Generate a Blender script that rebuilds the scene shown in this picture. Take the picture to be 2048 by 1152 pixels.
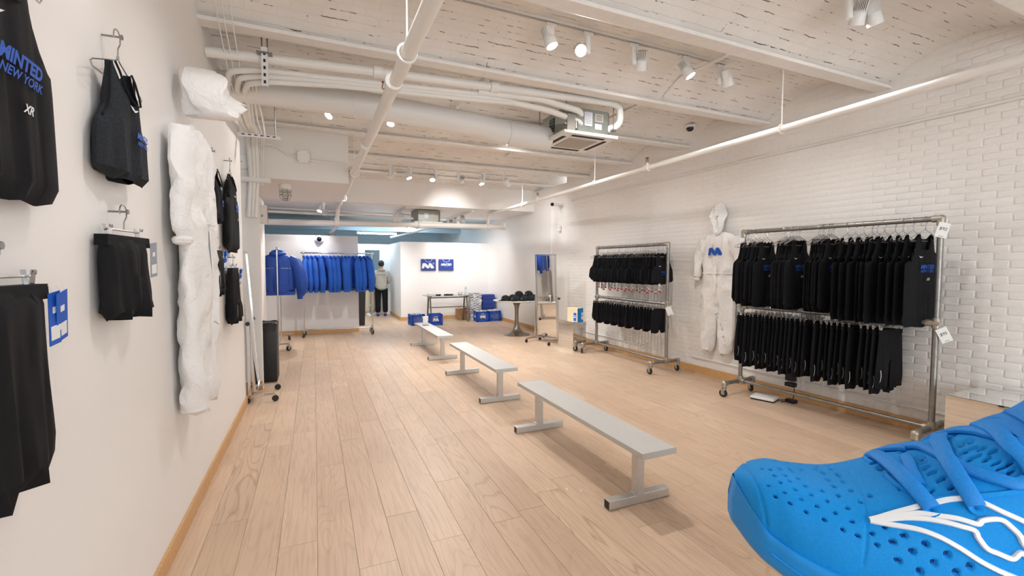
import bpy, bmesh, math, random
from mathutils import Vector, Matrix, noise
R = math.radians
S = bpy.context.scene
COL = S.collection
for o in list(bpy.data.objects): bpy.data.objects.remove(o)

# ---------------------------------------------------------------- camera
def _cam():
    yaw, pit, rol = R(23.654), R(-2.851), R(.106)
    f = Vector((math.sin(yaw)*math.cos(pit), math.cos(yaw)*math.cos(pit), math.sin(pit)))
    r = Vector((math.cos(yaw), -math.sin(yaw), 0)); u = r.cross(f)
    c, s = math.cos(rol), math.sin(rol)
    r2 = r*c + u*s; u2 = u*c - r*s
    cd = bpy.data.cameras.new('camera'); cd.sensor_width = 36; cd.lens = 902.85/2048*36; cd.clip_start = .02
    o = bpy.data.objects.new('camera', cd); COL.objects.link(o)
    m = Matrix((r2, u2, -f)).transposed().to_4x4(); m.translation = Vector((0, 0, 1.6))
    o.matrix_world = m; S.camera = o
_cam()
# ---------------------------------------------------------------- world, daylight, exposure
W = bpy.data.worlds.new('overcast_sky'); S.world = W; W.use_nodes = True
bg = W.node_tree.nodes['Background']; bg.inputs[0].default_value = (.90, .95, 1, 1); bg.inputs[1].default_value = 3.6
vs = S.view_settings; vs.view_transform = 'Standard'; vs.look = 'None'; vs.exposure = 0.46; vs.gamma = 1; vs.use_curve_mapping = False
def portal(loc, rot, sx, sy):
    l = bpy.data.lights.new('window_portal', 'AREA'); l.shape = 'RECTANGLE'; l.size = sx; l.size_y = sy
    l.cycles.is_portal = True
    o = bpy.data.objects.new('window_portal', l); COL.objects.link(o); o.location = loc; o.rotation_euler = rot
portal((2.3, -2.6, 1.75), (R(90), 0, 0), 4.6, 2.7)
SPOT_W = 59.0
SPOT_COL = (1.0, .985, .975)

# ---------------------------------------------------------------- materials
def lin(c):
    c = [x/255 for x in c]
    return tuple((x/12.92 if x <= .04045 else ((x+.055)/1.055)**2.4) for x in c) + (1,)
MATS = {}
class NT:
    def __init__(s, name):
        m = bpy.data.materials.new(name); m.use_nodes = True; s.m = m; s.t = m.node_tree; s.n = s.t.nodes; s.b = s.n['Principled BSDF']
        MATS[name] = m
    def node(s, ty, **kw):
        n = s.n.new(ty)
        for k, v in kw.items():
            if k.startswith('i_'):
                key = k[2:]; key = int(key) if key.isdigit() else key.replace('_', ' ')
                n.inputs[key].default_value = v
            else: setattr(n, k, v)
        return n
    def link(s, a, b): s.t.links.new(a, b)
    def ramp(s, fac, stops):
        r = s.node('ShaderNodeValToRGB'); el = r.color_ramp.elements
        while len(el) < len(stops): el.new(.5)
        for e, (p, c) in zip(el, stops): e.position = p; e.color = c if len(c) == 4 else tuple(c)+(1,)
        s.link(fac, r.inputs[0]); return r.outputs[0]
    def mix(s, f, a, b, mode='MIX'):
        n = s.node('ShaderNodeMix', data_type='RGBA', blend_type=mode)
        for sock, v in ((0, f), (6, a), (7, b)):
            if hasattr(v, 'links'): s.link(v, n.inputs[sock])
            else: n.inputs[sock].default_value = v
        return n.outputs[2]
    def bump(s, h, strength=.3, dist=.01):
        n = s.node('ShaderNodeBump'); n.inputs['Strength'].default_value = strength; n.inputs['Distance'].default_value = dist
        s.link(h, n.inputs['Height']); s.link(n.outputs[0], s.b.inputs['Normal'])
def plain(name, rgb, rough=.5, metal=0, **kw):
    t = NT(name); t.b.inputs['Base Color'].default_value = lin(rgb); t.b.inputs['Roughness'].default_value = rough; t.b.inputs['Metallic'].default_value = metal
    if kw.get('noise'):
        co = t.node('ShaderNodeTexCoord'); n = t.node('ShaderNodeTexNoise', i_Scale=kw['noise'], i_Detail=4.0); t.link(co.outputs['Object'], n.inputs['Vector'])
        a = lin(rgb); v = kw.get('var', .12)
        c = t.ramp(n.outputs[0], [(.3, [x*(1-v) for x in a[:3]]), (.7, [min(1, x*(1+v)) for x in a[:3]])]); t.link(c, t.b.inputs['Base Color'])
        if kw.get('bump'): t.bump(n.outputs[0], kw['bump'], kw.get('bd', .004))
    if kw.get('sheen'): t.b.inputs['Sheen Weight'].default_value = kw['sheen']
    if kw.get('trans'): t.b.inputs['Transmission Weight'].default_value = kw['trans']; t.b.inputs['IOR'].default_value = 1.45
    if kw.get('spec'): t.b.inputs['Specular IOR Level'].default_value = kw['spec']
    if kw.get('coat'): t.b.inputs['Coat Weight'].default_value = kw['coat']
    return t.m
def emis(name, rgb, st, sample=False):
    t = NT(name); t.b.inputs['Base Color'].default_value = (1, 1, 1, 1); t.b.inputs['Emission Color'].default_value = lin(rgb); t.b.inputs['Emission Strength'].default_value = st
    if not sample: t.m.cycles.emission_sampling = 'NONE'
    return t.m
plain('plaster', (238, 235, 232), .62, noise=1.3, var=.012)
plain('painted_brick', (236, 233, 229), .55, noise=30, var=.02, bump=.25, bd=.004)
plain('paint_trim', (236, 233, 229), .5)
plain('pipe_paint', (236, 233, 228), .38)
plain('beam_paint', (236, 232, 227), .5, noise=14, var=.03, bump=.15, bd=.004)
plain('duct_paint', (232, 230, 227), .45)
plain('lamp_white', (236, 236, 234), .4)
plain('alu', (205, 205, 203), .42, .85, noise=60, var=.05)
plain('alu_top', (199, 198, 194), .5, .15, noise=2.5, var=.025)
plain('chrome', (215, 215, 216), .14, 1)
plain('steel_wire', (190, 190, 192), .22, 1)
plain('galv', (148, 146, 142), .38, .85, noise=22, var=.14)
plain('galv_fit', (176, 170, 158), .42, .75, noise=40, var=.15)
plain('hvac_grey', (138, 142, 134), .42, .45, noise=18, var=.06)
plain('black_plastic', (22, 22, 24), .45)
plain('rubber', (26, 26, 27), .6)
plain('dark_slot', (32, 32, 33), .7)
plain('hvac_grille', (178, 172, 162), .6)
plain('brass', (150, 98, 52), .35, .9)
plain('black_cloth', (15, 15, 19), .85, noise=9, var=.25, spec=.3)
plain('black_knit', (27, 29, 33), .9, noise=140, var=.35, bump=.25, bd=.001, spec=.2)
plain('grey_cloth', (40, 43, 48), .85, noise=120, var=.25, spec=.2)
plain('blue_cloth', (16, 92, 196), .72, noise=6, var=.10, sheen=.1)
plain('blue_nylon', (9, 66, 160), .5, noise=7, var=.10, sheen=.1)
plain('print_blue', (24, 84, 186), .6)
plain('print_white', (232, 232, 232), .6)
plain('print_black', (20, 20, 24), .6)
plain('tag_white', (236, 236, 234), .6)
plain('tag_blue', (24, 92, 196), .55)
plain('tag_grey', (150, 156, 168), .6)
plain('tag_red', (206, 62, 44), .6)
plain('bag_blue', (40, 66, 148), .55, noise=5, var=.05)
plain('crate_blue', (14, 78, 186), .42)
plain('cardboard', (176, 136, 98), .7, noise=8, var=.06)
plain('cream_card', (226, 210, 178), .6)
plain('shoebox_blue', (18, 132, 206), .5)
plain('cap_black', (24, 29, 33), .9, noise=90, var=.3, bump=.3, bd=.002)
plain('skin', (196, 150, 124), .55)
plain('hair', (28, 22, 20), .6, noise=60, var=.3)
plain('grey_hoodie', (178, 174, 164), .8, noise=10, var=.05)
plain('pale_trouser', (206, 194, 172), .8)
plain('denim', (70, 100, 140), .8)
plain('glass_tint', (190, 214, 206), .06, trans=.9)
plain('clear_plastic', (236, 240, 242), .08, trans=.92)
plain('tulip_metal', (140, 132, 120), .34, .85, noise=30, var=.08)
plain('marble', (230, 226, 220), .25)
plain('door_dark', (42, 44, 48), .5)
plain('black_glass', (12, 12, 14), .08)
plain('copper_grey', (150, 146, 138), .4, .6)
plain('copper_paper', (214, 214, 220), .6)
plain('shoe_white', (238, 240, 242), .5)
plain('hole_shade_and_outsole', (4, 62, 130), .7)  # cavity shade put into the colour of the dent floors; also colours the outsole
plain('shoe_sole', (0, 140, 222), .42, noise=3, var=.05)
plain('lace_blue', (0, 132, 220), .62, noise=160, var=.12, bump=.2, bd=.002)
plain('sign_orange', (228, 92, 52), .5)
plain('blue_wall', (206, 222, 230), .6)
emis('lens_glow', (255, 247, 236), 22)
emis('tube_glow', (206, 234, 255), 85, True)
emis('down_glow', (255, 246, 232), 8)
def _mirror():
    t = NT('mirror'); t.b.inputs['Base Color'].default_value = (.86, .87, .86, 1); t.b.inputs['Metallic'].default_value = 1; t.b.inputs['Roughness'].default_value = .015
_mirror()
def _tyvek():
    t = NT('tyvek'); b = t.b; b.inputs['Base Color'].default_value = lin((238, 236, 234)); b.inputs['Roughness'].default_value = .55
    b.inputs['Subsurface Weight'].default_value = 0.0
    co = t.node('ShaderNodeTexCoord')
    n = t.node('ShaderNodeTexNoise', i_Scale=9.0, i_Detail=5.0, i_Distortion=1.2); t.link(co.outputs['Object'], n.inputs['Vector'])
    v = t.node('ShaderNodeTexVoronoi', feature='DISTANCE_TO_EDGE', i_Scale=11.0); 
    mx = t.node('ShaderNodeVectorMath', operation='ADD'); t.link(co.outputs['Object'], mx.inputs[0])
    sc = t.node('ShaderNodeVectorMath', operation='SCALE'); sc.inputs[3].default_value = .25; t.link(n.outputs['Color'], sc.inputs[0]); t.link(sc.outputs[0], mx.inputs[1]); t.link(mx.outputs[0], v.inputs['Vector'])
    ad = t.node('ShaderNodeMath', operation='MULTIPLY_ADD', i_1=.5); t.link(v.outputs['Distance'], ad.inputs[0]); t.link(n.outputs[0], ad.inputs[2])
    t.bump(ad.outputs[0], .4, .03)
_tyvek()
def _oak(name, base_a, base_b, grain_dark):
    t = NT(name); co = t.node('ShaderNodeTexCoord'); oi = t.node('ShaderNodeObjectInfo')
    # shift each board's grain by its own random number
    off = t.node('ShaderNodeVectorMath', operation='SCALE'); off.inputs[0].default_value = (37, 91, 13); t.link(oi.outputs['Random'], off.inputs[3])
    ad = t.node('ShaderNodeVectorMath', operation='ADD'); t.link(co.outputs['Object'], ad.inputs[0]); t.link(off.outputs[0], ad.inputs[1])
    mp = t.node('ShaderNodeMapping'); mp.inputs['Scale'].default_value = (1, .12, 1); t.link(ad.outputs[0], mp.inputs[0])
    n1 = t.node('ShaderNodeTexNoise', i_Scale=5.5, i_Detail=1.0, i_Roughness=.4, i_Distortion=.5); t.link(mp.outputs[0], n1.inputs['Vector'])
    # cathedral rings: fold the slow noise many times
    ml = t.node('ShaderNodeMath', operation='MULTIPLY', i_1=34.0); t.link(n1.outputs[0], ml.inputs[0])
    fr = t.node('ShaderNodeMath', operation='PINGPONG', i_1=1.0); t.link(ml.outputs[0], fr.inputs[0])
    n2 = t.node('ShaderNodeTexNoise', i_Scale=60.0, i_Detail=3.0); mp2 = t.node('ShaderNodeMapping'); mp2.inputs['Scale'].default_value = (1, .05, 1); t.link(ad.outputs[0], mp2.inputs[0]); t.link(mp2.outputs[0], n2.inputs['Vector'])
    ring = t.ramp(fr.outputs[0], [(0, (1, 1, 1)), (.34, (0, 0, 0)), (1, (0, 0, 0))])
    # rings only strong on some boards
    sel = t.ramp(oi.outputs['Random'], [(0, (.12, .12, .12)), (.62, (.18, .18, .18)), (.72, (.6, .6, .6)), (.8, (.2, .2, .2)), (.93, (.25, .25, .25)), (1, (.65, .65, .65))])
    rf = t.mix(1.0, ring, sel, 'MULTIPLY')
    rnd = t.node('ShaderNodeMath', operation='MULTIPLY', i_1=7.31); t.link(oi.outputs['Random'], rnd.inputs[0]); fr2 = t.node('ShaderNodeMath', operation='FRACT'); t.link(rnd.outputs[0], fr2.inputs[0])
    base = t.mix(fr2.outputs[0], lin(base_a), lin(base_b))
    n3 = t.node('ShaderNodeTexNoise', i_Scale=1.6, i_Detail=3.0); t.link(ad.outputs[0], n3.inputs['Vector'])
    blot = t.ramp(n3.outputs[0], [(.35, (.93, .93, .93)), (.65, (1.03, 1.03, 1.03))])
    c = t.mix(1.0, base, blot, 'MULTIPLY')
    pore = t.ramp(n2.outputs[0], [(.36, (.84, .82, .80)), (.52, (1, 1, 1))]); c = t.mix(.7, c, pore, 'MULTIPLY')
    c = t.mix(rf, c, lin(grain_dark)); t.link(c, t.b.inputs['Base Color'])
    t.b.inputs['Roughness'].default_value = .42; t.b.inputs['Specular IOR Level'].default_value = .4
    t.bump(n2.outputs[0], .06, .002)
_oak('oak_floor', (214, 187, 160), (202, 174, 147), (150, 118, 90))
_oak('oak_trim', (214, 170, 116), (204, 158, 106), (178, 130, 84))
def _vault():
    t = NT('vault_brick'); co = t.node('ShaderNodeTexCoord')
    mp = t.node('ShaderNodeMapping'); mp.inputs['Scale'].default_value = (1, 1, 1); t.link(co.outputs['Object'], mp.inputs[0])
    br = t.node('ShaderNodeTexBrick', i_Scale=1.0); br.inputs['Mortar Size'].default_value = .006; br.inputs['Brick Width'].default_value = .21; br.inputs['Row Height'].default_value = .068; br.inputs['Mortar Smooth'].default_value = .4
    br.inputs['Color1'].default_value = (1, 1, 1, 1); br.inputs['Color2'].default_value = (1, 1, 1, 1); br.inputs['Mortar'].default_value = (0, 0, 0, 1)
    nd = t.node('ShaderNodeTexNoise', i_Scale=9.0, i_Detail=3.0); t.link(co.outputs['Object'], nd.inputs['Vector'])
    sc = t.node('ShaderNodeVectorMath', operation='MULTIPLY_ADD'); sc.inputs[1].default_value = (.03, .03, 0); t.link(nd.outputs['Color'], sc.inputs[0]); t.link(mp.outputs[0], sc.inputs[2]); t.link(sc.outputs[0], br.inputs['Vector'])
    # open cracks: only along the courses, where a patchy mask allows
    cm = t.node('ShaderNodeMapping'); cm.inputs['Scale'].default_value = (7, 26, 1); t.link(co.outputs['Object'], cm.inputs[0])
    nm = t.node('ShaderNodeTexNoise', i_Scale=1.0, i_Detail=3.0, i_Roughness=.65); t.link(cm.outputs[0], nm.inputs['Vector'])
    b2 = t.node('ShaderNodeTexBrick', i_Scale=1.0); b2.inputs['Mortar Size'].default_value = .0031; b2.inputs['Brick Width'].default_value = 3.0; b2.inputs['Row Height'].default_value = .068; b2.inputs['Mortar Smooth'].default_value = 0.0
    b2.inputs['Color1'].default_value = (0, 0, 0, 1); b2.inputs['Color2'].default_value = (0, 0, 0, 1); b2.inputs['Mortar'].default_value = (1, 1, 1, 1); t.link(sc.outputs[0], b2.inputs['Vector'])
    msk = t.ramp(nm.outputs[0], [(.555, (0, 0, 0)), (.58, (1, 1, 1))])
    crack = t.mix(1.0, b2.outputs[0], msk, 'MULTIPLY')
    n4 = t.node('ShaderNodeTexNoise', i_Scale=2.0, i_Detail=4.0); t.link(co.outputs['Object'], n4.inputs['Vector'])
    base = t.ramp(n4.outputs[0], [(.35, lin((230, 225, 219))), (.65, lin((239, 235, 230)))])
    c = t.mix(crack, base, lin((112, 97, 84))); t.link(c, t.b.inputs['Base Color']); t.b.inputs['Roughness'].default_value = .6
    nb = t.node('ShaderNodeTexNoise', i_Scale=45.0, i_Detail=4.0); t.link(co.outputs['Object'], nb.inputs['Vector'])
    h = t.node('ShaderNodeMath', operation='MULTIPLY_ADD', i_1=.35); t.link(nb.outputs[0], h.inputs[0]); t.link(br.outputs['Fac'], h.inputs[2])
    inv = t.node('ShaderNodeMath', operation='SUBTRACT', i_0=1.0); t.link(h.outputs[0], inv.inputs[1])
    t.bump(inv.outputs[0], .45, .008)
_vault()
def _shoe():
    t = NT('shoe_knit'); uv = t.node('ShaderNodeTexCoord')
    b = t.b; b.inputs['Roughness'].default_value = .6; b.inputs['Sheen Weight'].default_value = .03; b.inputs['Specular IOR Level'].default_value = .25
    wv = t.node('ShaderNodeTexWave', wave_type='BANDS', bands_direction='X', i_Scale=1.0, i_Distortion=.6); wv.inputs['Detail'].default_value = 1.0
    mp = t.node('ShaderNodeMapping'); mp.inputs['Scale'].default_value = (42, 10, 1); t.link(uv.outputs['UV'], mp.inputs[0]); t.link(mp.outputs[0], wv.inputs['Vector'])
    n = t.node('ShaderNodeTexNoise', i_Scale=150.0, i_Detail=3.0); t.link(uv.outputs['Object'], n.inputs['Vector'])
    c = t.mix(n.outputs[0], lin((0, 134, 222)), lin((0, 156, 236)))
    t.link(c, b.inputs['Base Color'])
    ad = t.node('ShaderNodeMath', operation='MULTIPLY_ADD', i_1=.6); t.link(n.outputs[0], ad.inputs[0]); t.link(wv.outputs['Fac'], ad.inputs[2])
    t.bump(ad.outputs[0], .35, .004)
_shoe()
def _magazine():
    t = NT('print_stack'); co = t.node('ShaderNodeTexCoord'); mp = t.node('ShaderNodeMapping'); mp.inputs['Scale'].default_value = (12, 12, 60); t.link(co.outputs['Object'], mp.inputs[0])
    n = t.node('ShaderNodeTexNoise', i_Scale=1.0, i_Detail=3.0); t.link(mp.outputs[0], n.inputs['Vector'])
    c = t.ramp(n.outputs[0], [(.42, lin((52, 56, 70))), (.5, lin((226, 226, 228))), (.62, lin((238, 236, 236)))]); t.link(c, t.b.inputs['Base Color'])
_magazine()

# ---------------------------------------------------------------- mesh helpers
class MB:
    def __init__(s): s.v = []; s.f = []; s.uv = None
    def add(s, vs_, fs): 
        k = len(s.v); s.v += [tuple(p) for p in vs_]; s.f += [tuple(i+k for i in f) for f in fs]; return s
    def box(s, c, d, rz=0, rx=0, ry=0, taper=1.0):
        hx, hy, hz = d[0]/2, d[1]/2, d[2]/2
        M = Matrix.Rotation(rz, 3, 'Z') @ Matrix.Rotation(ry, 3, 'Y') @ Matrix.Rotation(rx, 3, 'X'); C = Vector(c)
        P = []
        for z in (-1, 1):
            k = taper if z > 0 else 1
            for x, y in ((-1, -1), (1, -1), (1, 1), (-1, 1)): P.append(C + M @ Vector((x*hx*k, y*hy*k, z*hz)))
        return s.add(P, [(3, 2, 1, 0), (4, 5, 6, 7), (0, 1, 5, 4), (1, 2, 6, 5), (2, 3, 7, 6), (3, 0, 4, 7)])
    def bbox(s, c, d, b=.004, rz=0, rx=0, ry=0):   # bevelled box
        bm = bmesh.new(); bmesh.ops.create_cube(bm, size=1)
        for v in bm.verts: v.co = Vector((v.co.x*d[0], v.co.y*d[1], v.co.z*d[2]))
        bmesh.ops.bevel(bm, geom=bm.edges[:], offset=b, segments=2, affect='EDGES', profile=.6)
        M = Matrix.Rotation(rz, 3, 'Z') @ Matrix.Rotation(ry, 3, 'Y') @ Matrix.Rotation(rx, 3, 'X'); C = Vector(c)
        bm.verts.index_update()
        s.add([C + M @ v.co for v in bm.verts], [[v.index for v in f.verts] for f in bm.faces]); bm.free(); return s
    def tube(s, pts, r, n=10, caps=True, closed=False):
        pts = [Vector(p) for p in pts]; m = len(pts); rs = r if isinstance(r, (list, tuple)) else [r]*m
        up = None; k = len(s.v)
        for i, p in enumerate(pts):
            a = pts[i-1] if (i > 0 or closed) else p; b = pts[(i+1) % m] if (i < m-1 or closed) else p
            t = (b-a).normalized() if (b-a).length > 1e-9 else Vector((0, 0, 1))
            if up is None: up = t.orthogonal().normalized()
            up = (up - t*up.dot(t)); up = up.normalized() if up.length > 1e-6 else t.orthogonal().normalized()
            w = t.cross(up)
            for j in range(n):
                q = 2*math.pi*j/n; s.v.append(tuple(p + (up*math.cos(q) + w*math.sin(q))*rs[i]))
        for i in range(m if closed else m-1):
            a = k + i*n; b = k + ((i+1) % m)*n
            for j in range(n): j2 = (j+1) % n; s.f.append((a+j, a+j2, b+j2, b+j))
        if caps and not closed: s.f.append(tuple(k+j for j in reversed(range(n)))); s.f.append(tuple(k+(m-1)*n+j for j in range(n)))
        return s
    def cyl(s, a, b, r, n=14, r2=None): return s.tube([a, b], [r, r if r2 is None else r2], n)
    def lathe(s, prof, n=24, c=(0, 0, 0), axis=None):
        k = len(s.v); C = Vector(c); Q = Vector((0, 0, 1)).rotation_difference(Vector(axis)) if axis else None
        for r, z in prof:
            for j in range(n):
                q = 2*math.pi*j/n; p = Vector((r*math.cos(q), r*math.sin(q), z)); p = Q @ p if Q else p; s.v.append(tuple(C+p))
        for i in range(len(prof)-1):
            for j in range(n): j2 = (j+1) % n; a = k+i*n; s.f.append((a+j, a+j2, a+n+j2, a+n+j))
        if prof[0][0] > 1e-6: s.f.append(tuple(k+j for j in reversed(range(n))))
        if prof[-1][0] > 1e-6: s.f.append(tuple(k+(len(prof)-1)*n+j for j in range(n)))
        return s
    def ell(s, c, r, n=12, m=8, M=None):
        C = Vector(c); P = []; F = []
        for i in range(m+1):
            a = math.pi*i/m
            for j in range(n):
                q = 2*math.pi*j/n; p = Vector((r[0]*math.sin(a)*math.cos(q), r[1]*math.sin(a)*math.sin(q), -r[2]*math.cos(a)))
                P.append(C + (M @ p if M else p))
        for i in range(m):
            for j in range(n): j2 = (j+1) % n; F.append((i*n+j, i*n+j2, (i+1)*n+j2, (i+1)*n+j))
        return s.add(P, F)
    def prism(s, outline, a, b, plane='xz'):   # polygon outline extruded between two depths
        n = len(outline)
        mk = (lambda p, d: (p[0], d, p[1])) if plane == 'xz' else ((lambda p, d: (p[0], p[1], d)) if plane == 'xy' else (lambda p, d: (d, p[0], p[1])))
        return s.add([mk(p, a) for p in outline] + [mk(p, b) for p in outline], [tuple(range(n)), tuple(reversed(range(n, 2*n)))] + [(i, (i+1) % n + 0, (i+1) % n + n, i+n) for i in range(n)])
    def mesh(s, name='m', smooth=False):
        me = bpy.data.meshes.new(name); me.from_pydata(s.v, [], s.f)
        bm = bmesh.new(); bm.from_mesh(me); bmesh.ops.remove_doubles(bm, verts=bm.verts, dist=getattr(s, 'merge', 1e-5)); (None if getattr(s, 'keep', False) else bmesh.ops.recalc_face_normals(bm, faces=bm.faces)); bm.to_mesh(me); bm.free()
        if smooth:
            for p in me.polygons: p.use_smooth = True
            try: me.set_sharp_from_angle(angle=R(smooth if smooth is not True else 40))
            except Exception: pass
        return me
    def build(s, name, mat, parent=None, smooth=False, loc=None):
        return obj(name, s.mesh(name, smooth), mat, parent, loc)
def obj(name, me, mat, parent=None, loc=None):
    o = bpy.data.objects.new(name, me); COL.objects.link(o)
    if mat and not me.materials: me.materials.append(MATS[mat])
    if parent: o.parent = parent
    if loc: o.location = loc
    return o
def thing(name, label, cat, loc=(0, 0, 0), rz=0, group=None):
    o = bpy.data.objects.new(name, None); COL.objects.link(o); o.empty_display_size = .05; o.location = loc; o.rotation_euler = (0, 0, rz)
    return tag(o, label, cat, group)
def tag(o, label, cat, group=None):
    o['label'] = label; o['category'] = cat
    if group: o['group'] = group
    return o
def struct(o, label=None):
    o['kind'] = 'structure'
    if label: o['label'] = label
    return o
def copytree(o, loc, rz=0, label=None, parent=None):
    c = o.copy(); COL.objects.link(c)
    if parent: c.parent = parent
    else:
        c.location = loc; c.rotation_euler = (0, 0, rz)
        if label: c['label'] = label
    for ch in o.children: copytree(ch, None, parent=c)
    return c
ORD = ['first', 'second', 'third', 'fourth', 'fifth', 'sixth', 'seventh', 'eighth', 'ninth', 'tenth', 'eleventh', 'twelfth', 'thirteenth', 'fourteenth', 'fifteenth', 'sixteenth', 'seventeenth', 'eighteenth', 'nineteenth', 'twentieth']
ORD += ['twenty-'+x for x in ORD[:9]] + ['thirtieth'] + ['thirty-'+x for x in ORD[:9]] + ['fortieth']
_tc = {}
def text(s, size=1.0, bold=0.0, shear=0.0, width=None):   # flat lettering: 2-D vertices and faces centred on the origin
    key = (s, size, bold, shear, width)
    if key in _tc: return _tc[key]
    cu = bpy.data.curves.new('t', 'FONT'); cu.body = s; cu.size = size; cu.shear = shear; cu.offset = bold*size; cu.resolution_u = 3; cu.align_x = 'CENTER'; cu.align_y = 'CENTER'
    o = bpy.data.objects.new('t', cu); COL.objects.link(o)
    me = bpy.data.meshes.new_from_object(o.evaluated_get(bpy.context.evaluated_depsgraph_get()))
    V = [(v.co.x, v.co.y) for v in me.vertices]; F = [tuple(p.vertices) for p in me.polygons]
    bpy.data.objects.remove(o); bpy.data.curves.remove(cu); bpy.data.meshes.remove(me)
    x0, x1 = min(v[0] for v in V), max(v[0] for v in V); y0, y1 = min(v[1] for v in V), max(v[1] for v in V)
    k = width/(x1-x0) if width else 1
    V = [((x-(x0+x1)/2)*k, (y-(y0+y1)/2)*k) for x, y in V]
    _tc[key] = (V, F); return V, F
def lettering(mb, s, fn, **kw):                             # fn maps the flat (x, y) to a 3-D point
    V, F = text(s, **kw); return mb.add([fn(x, y) for x, y in V], F)
rnd = random.Random(7)
# ================================================================ the setting
def XW(y): return 5.235 - .045*(y-4.8)          # the brick wall runs slightly out of parallel
Y0 = -2.6
def build_floor():
    base = struct(MB().box((1.8, 8, -.06), (8.4, 22, .08)).build('floor', 'oak_floor'), 'pale oak plank floor running the length of the shop')
    rest = MB(); rr = random.Random(3)
    k = -9
    while True:
        x0 = -.011 + .2*k; k += 1
        if x0 > 5.4: break
        y = Y0 - rr.random()*1.8
        forced = {-.211: 2.79, -.011: 3.83, .189: 2.43, .389: 2.88, .589: 2.51, .789: 3.21, -.611: 3.21, -.411: 4.43}.get(round(x0, 3))
        if forced: y = forced - 1.9*3
        while y < 17:
            L = rr.choice((1.5, 1.9, 1.9, 1.9, 2.2)) if not forced else 1.9
            a, b = y+.0008, y+L-.0008; xa, xb = x0+.0006, x0+.1994
            bev = .0011; z = -.0006*rr.random()
            loc = Vector(((xa+xb)/2, (a+b)/2, 0)); hx, hy = (xb-xa)/2, (b-a)/2
            V = [(-hx, -hy, -.02), (hx, -hy, -.02), (hx, hy, -.02), (-hx, hy, -.02), (-hx, -hy, z-bev), (hx, -hy, z-bev), (hx, hy, z-bev), (-hx, hy, z-bev),
                 (-hx+bev, -hy+bev, z), (hx-bev, -hy+bev, z), (hx-bev, hy-bev, z), (-hx+bev, hy-bev, z)]
            F = [(0, 1, 5, 4), (1, 2, 6, 5), (2, 3, 7, 6), (3, 0, 4, 7), (4, 5, 9, 8), (5, 6, 10, 9), (6, 7, 11, 10), (7, 4, 8, 11), (8, 9, 10, 11)]
            if b > .9 and a < 13.2 and xb > -.95 and xa < 5.3:
                me = bpy.data.meshes.new('plank'); me.from_pydata(V, [], F); obj('plank', me, 'oak_floor', base, loc)
            else: rest.add([(p[0]+loc.x, p[1]+loc.y, p[2]) for p in V], F)
            y += L
    o = rest.build('plank_field', 'oak_floor', base); o['kind'] = 'stuff'
build_floor()

def wall(name, label, mb, mat='plaster', **kw): return struct(mb.build(name, mat, **kw), label)
# left partition: its top slopes down towards the far end
mb = MB(); prof = [(Y0, 0), (5.93, 0), (5.93, 3.26), (3.9, 3.56), (3.3, 3.75), (Y0, 3.75)]
wl = wall('wall_left', 'smooth off-white display wall at left with hung running clothes', mb.prism(prof, -.90, -.74, 'yz'))
def baseboard(name, a, b, inward, h=.10, t=.016, label=None):
    a = Vector((a[0], a[1], 0)); b = Vector((b[0], b[1], 0)); d = b-a; n = Vector((inward[0], inward[1], 0)).normalized()
    L = d.length; k = max(1, round(L/2.4)); ang = math.atan2(d.y, d.x)
    root = None
    for i in range(k):
        p0 = a + d*(i/k); p1 = a + d*((i+1)/k); c = (p0+p1)/2 + n*(t/2)
        m = MB().bbox((0, 0, h/2), (L/k-.002, t, h), .003)
        if root is None: root = struct(m.build(name, 'oak_trim', loc=tuple(c)), label or 'pale oak baseboard strip'); root.rotation_euler = (0, 0, ang)
        else:
            o = m.build('board', 'oak_trim', root); o.matrix_parent_inverse = Matrix(); o.location = ((p0+p1)/2 - (a + (a + d/k))/2).length, 0, 0
    return root
baseboard('baseboard_left', (-.74, Y0), (-.74, 5.93), (1, 0), label='pale oak baseboard along the left display wall')
# return wall with the recess behind it, the dark door wall beyond
wall('wall_recess', 'off-white wall face behind the leaning mirror at left', MB().box((-1.2, 6.61, 1.72), (1.14, .12, 3.44)))
baseboard('baseboard_recess', (-1.7, 6.55), (-.63, 6.55), (0, -1), h=.11, t=.02, label='short oak baseboard behind the leaning mirror')
mb = MB(); mb.box((-.86, 6.80, 1.36), (.12, .26, 2.72)); mb.box((-.86, 8.80, 1.36), (.12, .80, 2.72)); mb.box((-.86, 7.665, 2.45), (.12, 1.47, .54))
wall('wall_passage', 'white wall strip around the dark doorway behind the black bin', mb)
dr = MB().box((-.89, 7.66, 1.08), (.045, 1.44, 2.16)).build('door_1', 'door_dark'); struct(dr, 'tall charcoal door left of the chrome jacket rack')
MB().box((-.86, 7.66, 1.08), (.02, 1.3, 2.02)).build('door_panel', 'door_dark', dr); MB().cyl((-.85, 8.2, 1.02), (-.80, 8.2, 1.02), .012).cyl((-.80, 8.2, 1.02), (-.80, 8.08, 1.02), .011).build('door_handle', 'chrome', dr, 35)
wall('wall_far_left', 'plain white side wall beyond the recess', MB().box((-1.76, 7.2, 1.75), (.12, 9.2, 3.5)))
# bulkhead (boxed-in soffit) high at left, with the main ceiling around it
wall('wall_bulkhead', 'grey-white boxed bulkhead high above the left recess', MB().box((-.62, 7.66, 3.1), (2.16, 2.02, .76)), 'paint_trim')
wall('wall_soffit', 'plain white drop beam across the ceiling with a lamp glow', MB().box((2.1, 11.2, 3.25), (7.8, 2.3, .66)))
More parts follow.
